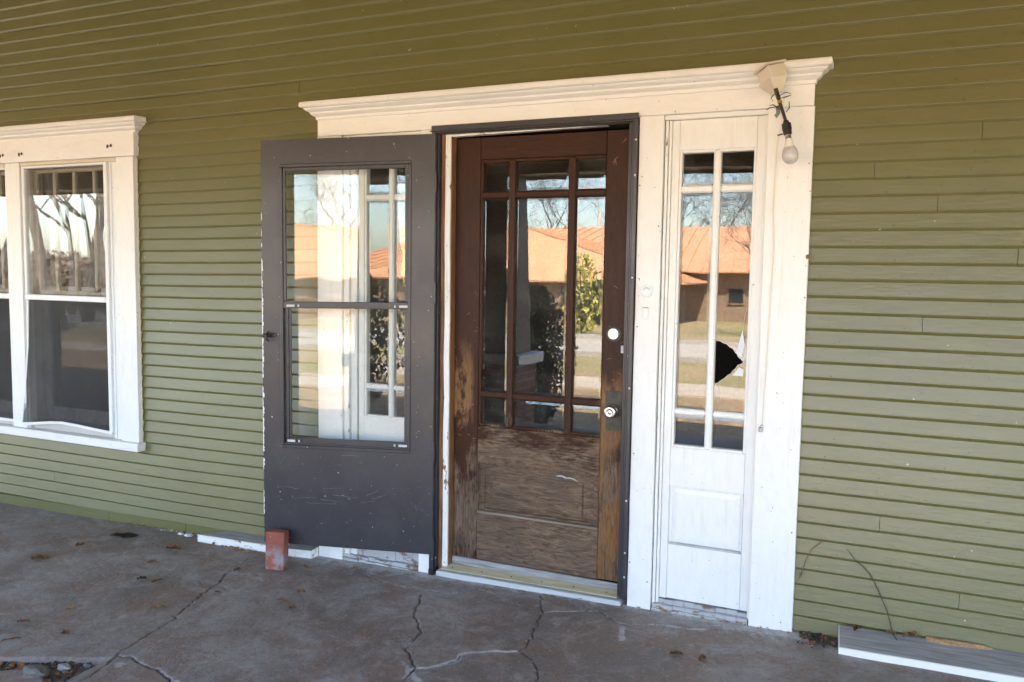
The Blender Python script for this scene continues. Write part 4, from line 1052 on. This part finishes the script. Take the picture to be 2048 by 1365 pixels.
LV = [(-4.137,-.70,.085,.05,.3,LEAFA,'largest curled brown leaf lying at the far left of the porch floor'),
 (-4.140,-.451,.045,.035,.9,LEAFA,'small brown leaf left of centre between the dark patch and the big leaf'),
 (-4.05,-.215,.16,.065,.55,LEAFC,'flat dark oval leaf near the wall below the left window'),
 (-3.531,-.494,.045,.03,.1,LEAFA,'brown leaf lying alone between the dark oval leaf and the long crack'),
 (-3.60,-.285,.075,.045,.3,LEAFA,'orange brown crumpled leaf just left of the white base board'),
 (-3.283,-.691,.05,.022,.8,LEAFA,'narrow brown leaf left of the long crack'),
 (-3.38,-.70,.05,.028,.1,LEAFC,'blackish leaf beside the narrow brown leaf'),
 (-3.373,-1.114,.036,.028,.1,LEAFB,'small tan leaf in the left foreground'),
 (-3.151,-1.312,.028,.03,.6,LEAFA,'small rust coloured leaf in the left foreground above the rubble'),
 (-3.004,-.95,.085,.016,1.15,LEAFB,'long narrow straw coloured leaf beside the long crack'),
 (-3.304,-1.45,.07,.012,.9,LEAFA,'thin dark brown leaf above the rubble at lower left'),
 (-3.43,-1.30,.06,.022,.2,LEAFA,'flat brown leaf at the left picture edge'),
 (-2.899,-.682,.028,.016,.1,LEAFA,'tiny red brown leaf right of the long crack'),
 (-3.032,-.399,.038,.022,1.4,LEAFA,'brown leaf where the crack starts left of the brick'),
 (-2.528,-.518,.040,.026,.9,LEAFB,'tan leaf on the floor in front of the storm door'),
 (-2.536,-.645,.050,.028,.1,LEAFB,'tan leaf nearest the viewer in front of the storm door'),
 (-2.44,-.69,.028,.022,1.2,LEAFA,'small brown leaf right of the two tan leaves'),
 (-2.728,-.224,.045,.022,.2,LEAFB,'pale tan leaf just right of the brick'),
 (-2.479,-.138,.045,.024,.0,LEAFB,'pale tan leaf below the middle of the storm door'),
 (-.714,-.448,.055,.024,.6,LEAFA,'dark brown leaf in the foreground below the right casing'),
 (-.610,-.441,.045,.020,1.2,LEAFA,'upright brown leaf stub below the right casing')]
for a in LV: leaf(a[0], a[1], a[2]*1.12, a[3]*1.25, a[4], a[5], a[6], .6 if a[2] < .1 else .12)
leaf(-.055, -.035, .05, .035, 1.2, LEAFA, 'brown leaf caught behind the right base board near its left end', .8, .055)
leaf(.075, -.030, .05, .03, .4, LEAFB, 'tan leaf on the right base board below the dark vine', .8, .055)
leaf(.150, -.030, .07, .04, .2, LEAFB, 'crumpled tan leaf on the right base board beside the bark', .9, .055)
bm = BM(); tube(bm, [(.205, -.022, .085), (.26, -.024, .086), (.33, -.022, .088), (.40, -.02, .090), (.44, -.018, .088)], [.012, .016, .013, .011, .004], 7)
for v in bm.verts: v.co.x += random.uniform(-.006, .006); v.co.z += random.uniform(-.004, .004)
o = obj('bark_strip', bm, LEAFB); tag(o, 'strip of tan bark lying along the right base board', 'bark')
# crumbs: uncountable litter along the wall foot and in the hollow
def litter(name, n, fn, mat, smin, smax, seed, label=None):
    rs = random.Random(seed); bm = BM()
    for i in range(n):
        x, y = fn(rs); s = rs.uniform(smin, smax); z = fz(x, y)+s*.25 - (.018 if (y < -1.4 and x < -2.8) else 0)
        M = Matrix.Translation((x, y, z)) @ Matrix.Rotation(rs.uniform(0, 6.28), 4, 'Z') @ Matrix.Rotation(rs.uniform(-.5, .5), 4, 'X')
        hx, hy, hz = s*rs.uniform(.5, 1), s*rs.uniform(.3, .8), s*rs.uniform(.1, .4)
        vs = box(bm, -hx/2, hx/2, -hy/2, hy/2, -hz/2, hz/2, 0)
        for v in vs: v.co *= rs.uniform(.75, 1.2)
        bmesh.ops.transform(bm, matrix=M, verts=vs)
    o = obj(name, bm, mat); o['kind'] = 'stuff'
    if label: tag(o, label, 'debris')
wallfoot = lambda a, b, d: (lambda rs: (rs.uniform(a, b), -abs(rs.gauss(0, d))-.012))
litter('brown_litter', 150, lambda rs: wallfoot(-4.3, -3.55, .012)(rs) if rs.random() < .4 else wallfoot(-1.3, -.10, .014)(rs), LEAFA, .005, .02, 31, 'brown leaf crumbs gathered along the foot of the house wall')
litter('pale_litter', 110, lambda rs: wallfoot(-3.95, -3.6, .012)(rs) if rs.random() < .5 else wallfoot(-1.5, -.9, .02)(rs), plain('pale_grit', (.42, .38, .34), .9), .004, .018, 32, 'pale paint flakes and grit along the wall foot')
litter('dark_litter', 170, lambda rs: (rs.uniform(-.28, -.115), -abs(rs.gauss(0, .05))-.012), LEAFC, .006, .024, 33, 'dark mulch in the gap between right casing and base board')
litter('litter_bits', 60, lambda rs: (rs.uniform(-.28, -.115), -abs(rs.gauss(0, .05))-.012), LEAFA, .006, .024, 36, 'brown leaf bits beside the right casing foot')
def hollow(rs):
    x = rs.uniform(-3.5, -2.80); return (x, rs.uniform(-1.64, -1.40-.42*(-2.76-x)) if x > -3.3 else -1.62)
litter('mulch', 260, hollow, LEAFC, .008, .03, 34, 'dark mulch filling the broken hollow at the lower left')
litter('mulch_leaves', 70, hollow, LEAFA, .010, .035, 35, 'brown leaf scraps in the broken hollow at the lower left')
litter('board_foot_litter', 60, lambda rs: (rs.uniform(-3.6, -2.9), -.125-abs(rs.gauss(0, .012))), LEAFA, .008, .026, 38, 'brown leaf bits along the front of the left base board')
litter('floor_grit', 120, lambda rs: (rs.uniform(-4.5, .3), rs.uniform(-1.5, -.05)), plain('grit', (.30, .26, .22), .9), .002, .006, 37, 'tiny grit specks scattered over the porch floor')
def stone(x, y, r, mat, lab, sz=.5):
    bm = BM(); bmesh.ops.create_icosphere(bm, subdivisions=3, radius=r)
    for v in bm.verts:
        d = 1+.35*mnoise.noise(v.co*(1.6/r)+Vector((x*9, 0, 0))); v.co = Vector((v.co.x*d*1.15, v.co.y*d*.8, v.co.z*d*sz))
    o = obj('stone', bm, mat, smooth=False); o.location = (x, y, fz(x, y)-.012+r*sz*.5); tag(o, lab, 'stone')
STM = plain('grey_stone', (.13, .12, .11), .9, var=.3, scale=30, bump=.002)
stone(-2.945, -1.60, .050, STM, 'largest rounded grey stone in the broken hollow at lower left')
stone(-2.895, -1.515, .026, plain('pale_stone', (.26, .26, .27), .9), 'pale stone chip above the grey stone at lower left')
stone(-2.83, -1.46, .016, STM, 'small grey stone in the broken hollow right of the pale chip')
stone(-3.79, -.045, .020, plain('white_plaster', (.60, .57, .58), .9), 'white plaster lump at the wall foot left of the base board', .7)
stone(-3.72, -.050, .026, plain('white_plaster_b', (.58, .55, .55), .9), 'larger white plaster lump at the wall foot beside the base board', .6)

# ================================================================== across the street
def mk_metalroof():
    t = NT('orange_metal_roof'); c = t.mix(t.ramp(t.noise(1.2, 3), .3, .7), (.56, .29, .155), (.66, .36, .20)); return t.done(c, .55)
ROOFM = mk_metalroof(); BRW = plain('tan_brick_house', (.27, .185, .125), .85, var=.2, scale=6)
def seam_roof(name, quad, n, parent, mat):
    """quad a,b (eave), c,d (ridge above b,a): sheet with standing seams"""
    a, b, c, d = [Vector(p) for p in quad]; bm = BM(); nrm = (b-a).cross(d-a).normalized()
    if nrm.z < 0: nrm = -nrm
    lo = [bm.verts.new(p) for p in (a, b, c, d)]; hi = [bm.verts.new(p+nrm*.06) for p in (a, b, c, d)]
    bm.faces.new(lo[::-1]); bm.faces.new(hi)
    for i in range(4): bm.faces.new((lo[i], lo[(i+1) % 4], hi[(i+1) % 4], hi[i]))
    for i in range(n+1):
        t = i/n; p = a.lerp(b, t)+nrm*.06; q = d.lerp(c, t)+nrm*.06; s = (b-a).normalized()*.03
        v = [bm.verts.new(w) for w in (p-s, p+s, q+s, q-s, p-s+nrm*.07, p+s+nrm*.07, q+s+nrm*.07, q-s+nrm*.07)]
        for f in ((4, 5, 6, 7), (0, 1, 5, 4), (1, 2, 6, 5), (3, 0, 4, 7), (2, 3, 7, 6)): bm.faces.new([v[k] for k in f])
    return obj(name, bm, mat, parent)
oh = thing('brick_house', (-9, -33, G), 'tan brick house with an orange standing seam metal roof mirrored in the door glass', 'house')
bm = BM(); box(bm, -24, 3, -44, -30.6, G, 1.75); box(bm, -21.5, -7.6, -30.6, -27.2, G, 1.2); obj('wall', bm, BRW, oh)
seam_roof('roof', [(-25, -30, 1.6), (4, -30, 1.6), (1, -37.2, 3.75), (-22, -37.2, 3.75)], 48, oh, ROOFM)
seam_roof('roof', [(-25, -44.4, 1.6), (4, -44.4, 1.6), (1, -37.2, 3.75), (-22, -37.2, 3.75)], 40, oh, ROOFM)
seam_roof('roof', [(-6.7, -26.8, 1.15), (-6.7, -37, 1.15), (-14.3, -37, 3.2), (-14.3, -29.5, 3.33)], 18, oh, ROOFM)
seam_roof('roof', [(-22, -26.8, 1.15), (-22, -37, 1.15), (-14.3, -37, 3.2), (-14.3, -29.5, 3.33)], 18, oh, ROOFM)
bm = BM(); v = [bm.verts.new(p) for p in ((-22, -26.8, 1.15), (-6.7, -26.8, 1.15), (-14.3, -29.5, 3.33))]; bm.faces.new(v); w = [bm.verts.new(p.co+Vector((0, 0, .05))) for p in v]; bm.faces.new(w); obj('roof', bm, ROOFM, oh)
GLD = plain('dark_house_glass', (.03, .035, .04), .1)
for x in (-5.6, -4.2, -2.0, .6, -18, -11.5):
    y = -27.18 if x < -8 else -30.58
    bm = BM(); box(bm, x-.34, x+.34, y-.02, y+.04, .35, 1.05, .01); wf = obj('window', bm, BRW, oh)
    bm = BM(); box(bm, x-.28, x+.28, y+.03, y+.05, .41, .99); obj('window_pane', bm, GLD, wf)
bm = BM(); tube(bm, [(-13.6, -37.2, 3.9), (-13.6, -37.2, 4.7)], .10, 8); obj('vent_pipe', bm, SCREW, oh)

# trees
BARK = plain('grey_bark', (.085, .072, .062), .9, var=.35, scale=6, bump=.02)
BARKD = plain('dark_bark', (.055, .045, .038), .9, var=.35, scale=6, bump=.02)
def bare_tree(seed, h, r, mat, lean=.05, dens=3):
    rs = random.Random(seed); trunk = BM(); crown = BM()
    def grow(bm, p, d, L, rad, lev):
        n = 5 if lev < 2 else 3; pts = [p]; rr = [rad]; q = p.copy(); dd = d.copy(); starts = []
        for i in range(n):
            dd = (dd + Vector((rs.gauss(0, .10), rs.gauss(0, .10), rs.gauss(.02, .07)))*(1+lev*.5)).normalized(); q = q + dd*L/n; pts.append(q.copy()); rr.append(rad*(1-.62*(i+1)/n)); starts.append((q.copy(), dd.copy(), rr[-1]))
        tube(bm, pts, rr, 6 if lev < 2 else 4, cap=False)
        if lev >= 3 and len(crown.verts) < 55000:
            for w in pts[1:]:
                for _ in range(2):
                    dd2 = Vector((rs.gauss(0, 1), rs.gauss(0, 1), rs.gauss(.3, .8))).normalized(); L2 = rs.uniform(.25, .6); sd2 = dd2.cross(Vector((rs.gauss(0, 1), rs.gauss(0, 1), .3))).normalized()*.010
                    crown.faces.new([crown.verts.new(w-sd2), crown.verts.new(w+sd2), crown.verts.new(w+dd2*L2)])
        if lev >= 4 or len(bm.verts) > 60000: return
        for k in range(dens+ (1 if lev else 4)):
            s = rs.choice(starts[1 if lev else 2:]); a = rs.uniform(0, 6.28); tilt = rs.uniform(.45, 1.0)
            side = Vector((math.cos(a), math.sin(a), 0)); nd = (s[1]*math.cos(tilt)+side*math.sin(tilt)+Vector((0, 0, .15))).normalized()
            grow(crown, s[0], nd, L*rs.uniform(.5, .75), s[2]*rs.uniform(.55, .8), lev+1)
    grow(trunk, Vector((0, 0, 0)), Vector((lean, lean*.3, 1)).normalized(), h*.6, r, 0)
    return trunk, crown
protos = []
for sd_, h, r, mat in ((1, 10, .15, BARK), (2, 12, .21, BARK), (5, 11, .13, BARKD)):
    tb, cb_ = bare_tree(sd_, h, r, mat)
    mt = bpy.data.meshes.new('trunk'); tb.to_mesh(mt); tb.free(); mt.materials.append(mat); mc = bpy.data.meshes.new('crown'); cb_.to_mesh(mc); cb_.free(); mc.materials.append(mat); protos.append((mt, mc))
def place_tree(k, x, y, rot, s, lab, grp):
    t = thing('bare_tree', (x, y, G-.1), lab, 'tree', grp, (0, 0, rot)); t.scale = (s, s, s)
    for nm, me in zip(('trunk', 'crown'), protos[k]):
        o = bpy.data.objects.new(nm, me); COL.objects.link(o); o.parent = t
TG = 'bare winter trees across the street'
TL = ['bare tree behind the %s of the orange roofed house' % w for w in ('left front wing', 'left part of the ridge', 'ridge just left of the vent pipe', 'ridge right of the vent pipe', 'middle of the right roof slope', 'right end of the ridge')] + ['bare tree standing clear of the right gable end', 'bare tree behind the left gable end', 'big bare tree left of the orange roofed house', 'farthest left big bare tree beyond the house opposite', 'bare tree well right of the orange roofed house', 'rightmost bare tree beyond the street']
TM = ['thick leaning bare trunk in the middle of the left window reflection', 'thin dark bare trunk at the left of the left window reflection', 'bare trunk at the right of the left window reflection', 'leaning bare tree nearest the road beside the window reflection', 'bare tree across the road behind the leaning trunks', 'dark bare tree farthest back of the window reflection']
for i, (k, x, y, r, s) in enumerate(((1, -24.6, -15.9, 0, .9), (2, -25.6, -13.6, 1, 1.1), (0, -22.6, -15.6, 2, 1.2), (1, -22.0, -13.0, 3.3, 1.0), (0, -28, -18, 4, .9), (2, -31, -22, 4, 1.0))):
    place_tree(k, x, y, r, s, TM[i], 'bare trees mirrored in the left window')
for i, (k, x, y, r, s) in enumerate(((0, -20, -46, 0, .85), (1, -16, -50, 1, .7), (2, -13, -47, 2, .75), (0, -9.5, -52, 3, .8), (1, -5, -48, 4, .72), (2, -1, -50, 5, .8), (0, 4, -47, .5, .85), (1, -26, -48, 2, .85), (0, -33, -40, 2, 1.0), (2, -40, -30, 1, 1.1), (1, 9, -45, 3, .8), (2, 15, -40, 2, .9))):
    place_tree(k, x, y, r, s, TL[i], 'bare trees behind the house opposite')
place_tree(0, -3.6, -21.5, 1.0, .42, 'small bare tree in the front lawn opposite', TG)
def leafy(name, x, y, rx, h, n, ls, mat, lab, seed, zb=.1):
    rs = random.Random(seed); t = thing(name, (x, y, G), lab, 'shrub')
    bm = BM()
    for k in range(7): a = rs.uniform(0, 6.28); tube(bm, [(x, y, G), (x+rx*.4*math.cos(a), y+rx*.4*math.sin(a), G+h*.4), (x+rx*.7*math.cos(a), y+rx*.7*math.sin(a), G+h*.8)], [.03, .02, .008], 5)
    obj('stems', bm, BARKD, t)
    bm = BM()
    for i in range(n):
        u = rs.random(); a = rs.uniform(0, 6.28); zz = zb+(h-zb)*u; rr = rx*(math.sin(math.pi*(.12+.83*u))**.6)*rs.uniform(.45, 1.05)*(1+.25*math.sin(3*a+5*u))
        p = Vector((x+rr*math.cos(a), y+rr*math.sin(a), G+zz)); q = Matrix.Rotation(rs.uniform(0, 6.28), 3, 'Z') @ Matrix.Rotation(rs.uniform(-1.4, .4), 3, 'X')
        s = ls*rs.uniform(.6, 1.3); v = [bm.verts.new(p+q @ Vector(c)*s) for c in ((-.3, 0, 0), (0, -.05, .5), (.3, 0, 0), (0, .05, -.5))]; bm.faces.new(v)
    o = obj('foliage', bm, mat, t); o['kind'] = 'stuff'
    return t
leafy('dark_shrub', -3.90, -5.45, .42, 1.72, 6500, .07, plain('dark_evergreen_leaf', (.035, .055, .018), .45, var=.4, scale=12), 'dark evergreen shrub growing in front of the porch edge', 41)
leafy('yellow_shrub', -8.3, -19.7, .55, 2.4, 620, .16, plain('yellow_green_leaf', (.42, .40, .10), .6, var=.4, scale=5), 'yellow green bush on the far lawn mirrored in the right door panes', 42)
leafy('low_shrub', -9.6, -25.4, 1.6, 1.6, 2200, .2, plain('dull_green_leaf', (.07, .075, .035), .7, var=.4, scale=5), 'low dull green bush before the house opposite', 43)
leafy('porch_plant', -6.6, -5.3, .8, 1.9, 4200, .10, plain('green_leaf', (.06, .10, .02), .5, var=.4, scale=12), 'green shrub before the left part of the porch', 44)

BRTH = plain('brown_thicket_twigs', (.095, .070, .048), .8, var=.4, scale=3)
for i, (x, y, rx, h, lb) in enumerate(((-33, -21.5, 3.2, 1.7, 'brown winter thicket left of the orange roofed house'), (-41, -27, 4.5, 2.2, 'wide brown winter thicket far beyond the left window trees'), (-31, -26, 3.2, 1.9, 'brown brush at the left gable end of the orange roofed house'), (-52, -34, 6, 2.8, 'farthest brown winter thicket in the window reflection'))):
    leafy('thicket', x, y, rx, h, 1500, .34, BRTH, lb, 60+i)

# flush far backdrop: a low wooded ridge closing the horizon
bm = BM(); rs = random.Random(3); pr = None
for i in range(61):
    x = -180+i*6; h = 3.0+1.0*mnoise.noise(Vector((x*.03, 0, 0)))+rs.uniform(-.5, .5); cur = [bm.verts.new((x, -95+3*math.sin(i), G-1)), bm.verts.new((x, -96, h*.7)), bm.verts.new((x, -100, h)), bm.verts.new((x, -110, G-1))]
    if pr:
        for k in range(3): bm.faces.new((pr[k], pr[k+1], cur[k+1], cur[k]))
    pr = cur
o = obj('wooded_ridge', bm, plain('winter_wood', (.13, .105, .08), .95, var=.4, scale=1.2)); o['kind'] = 'structure'
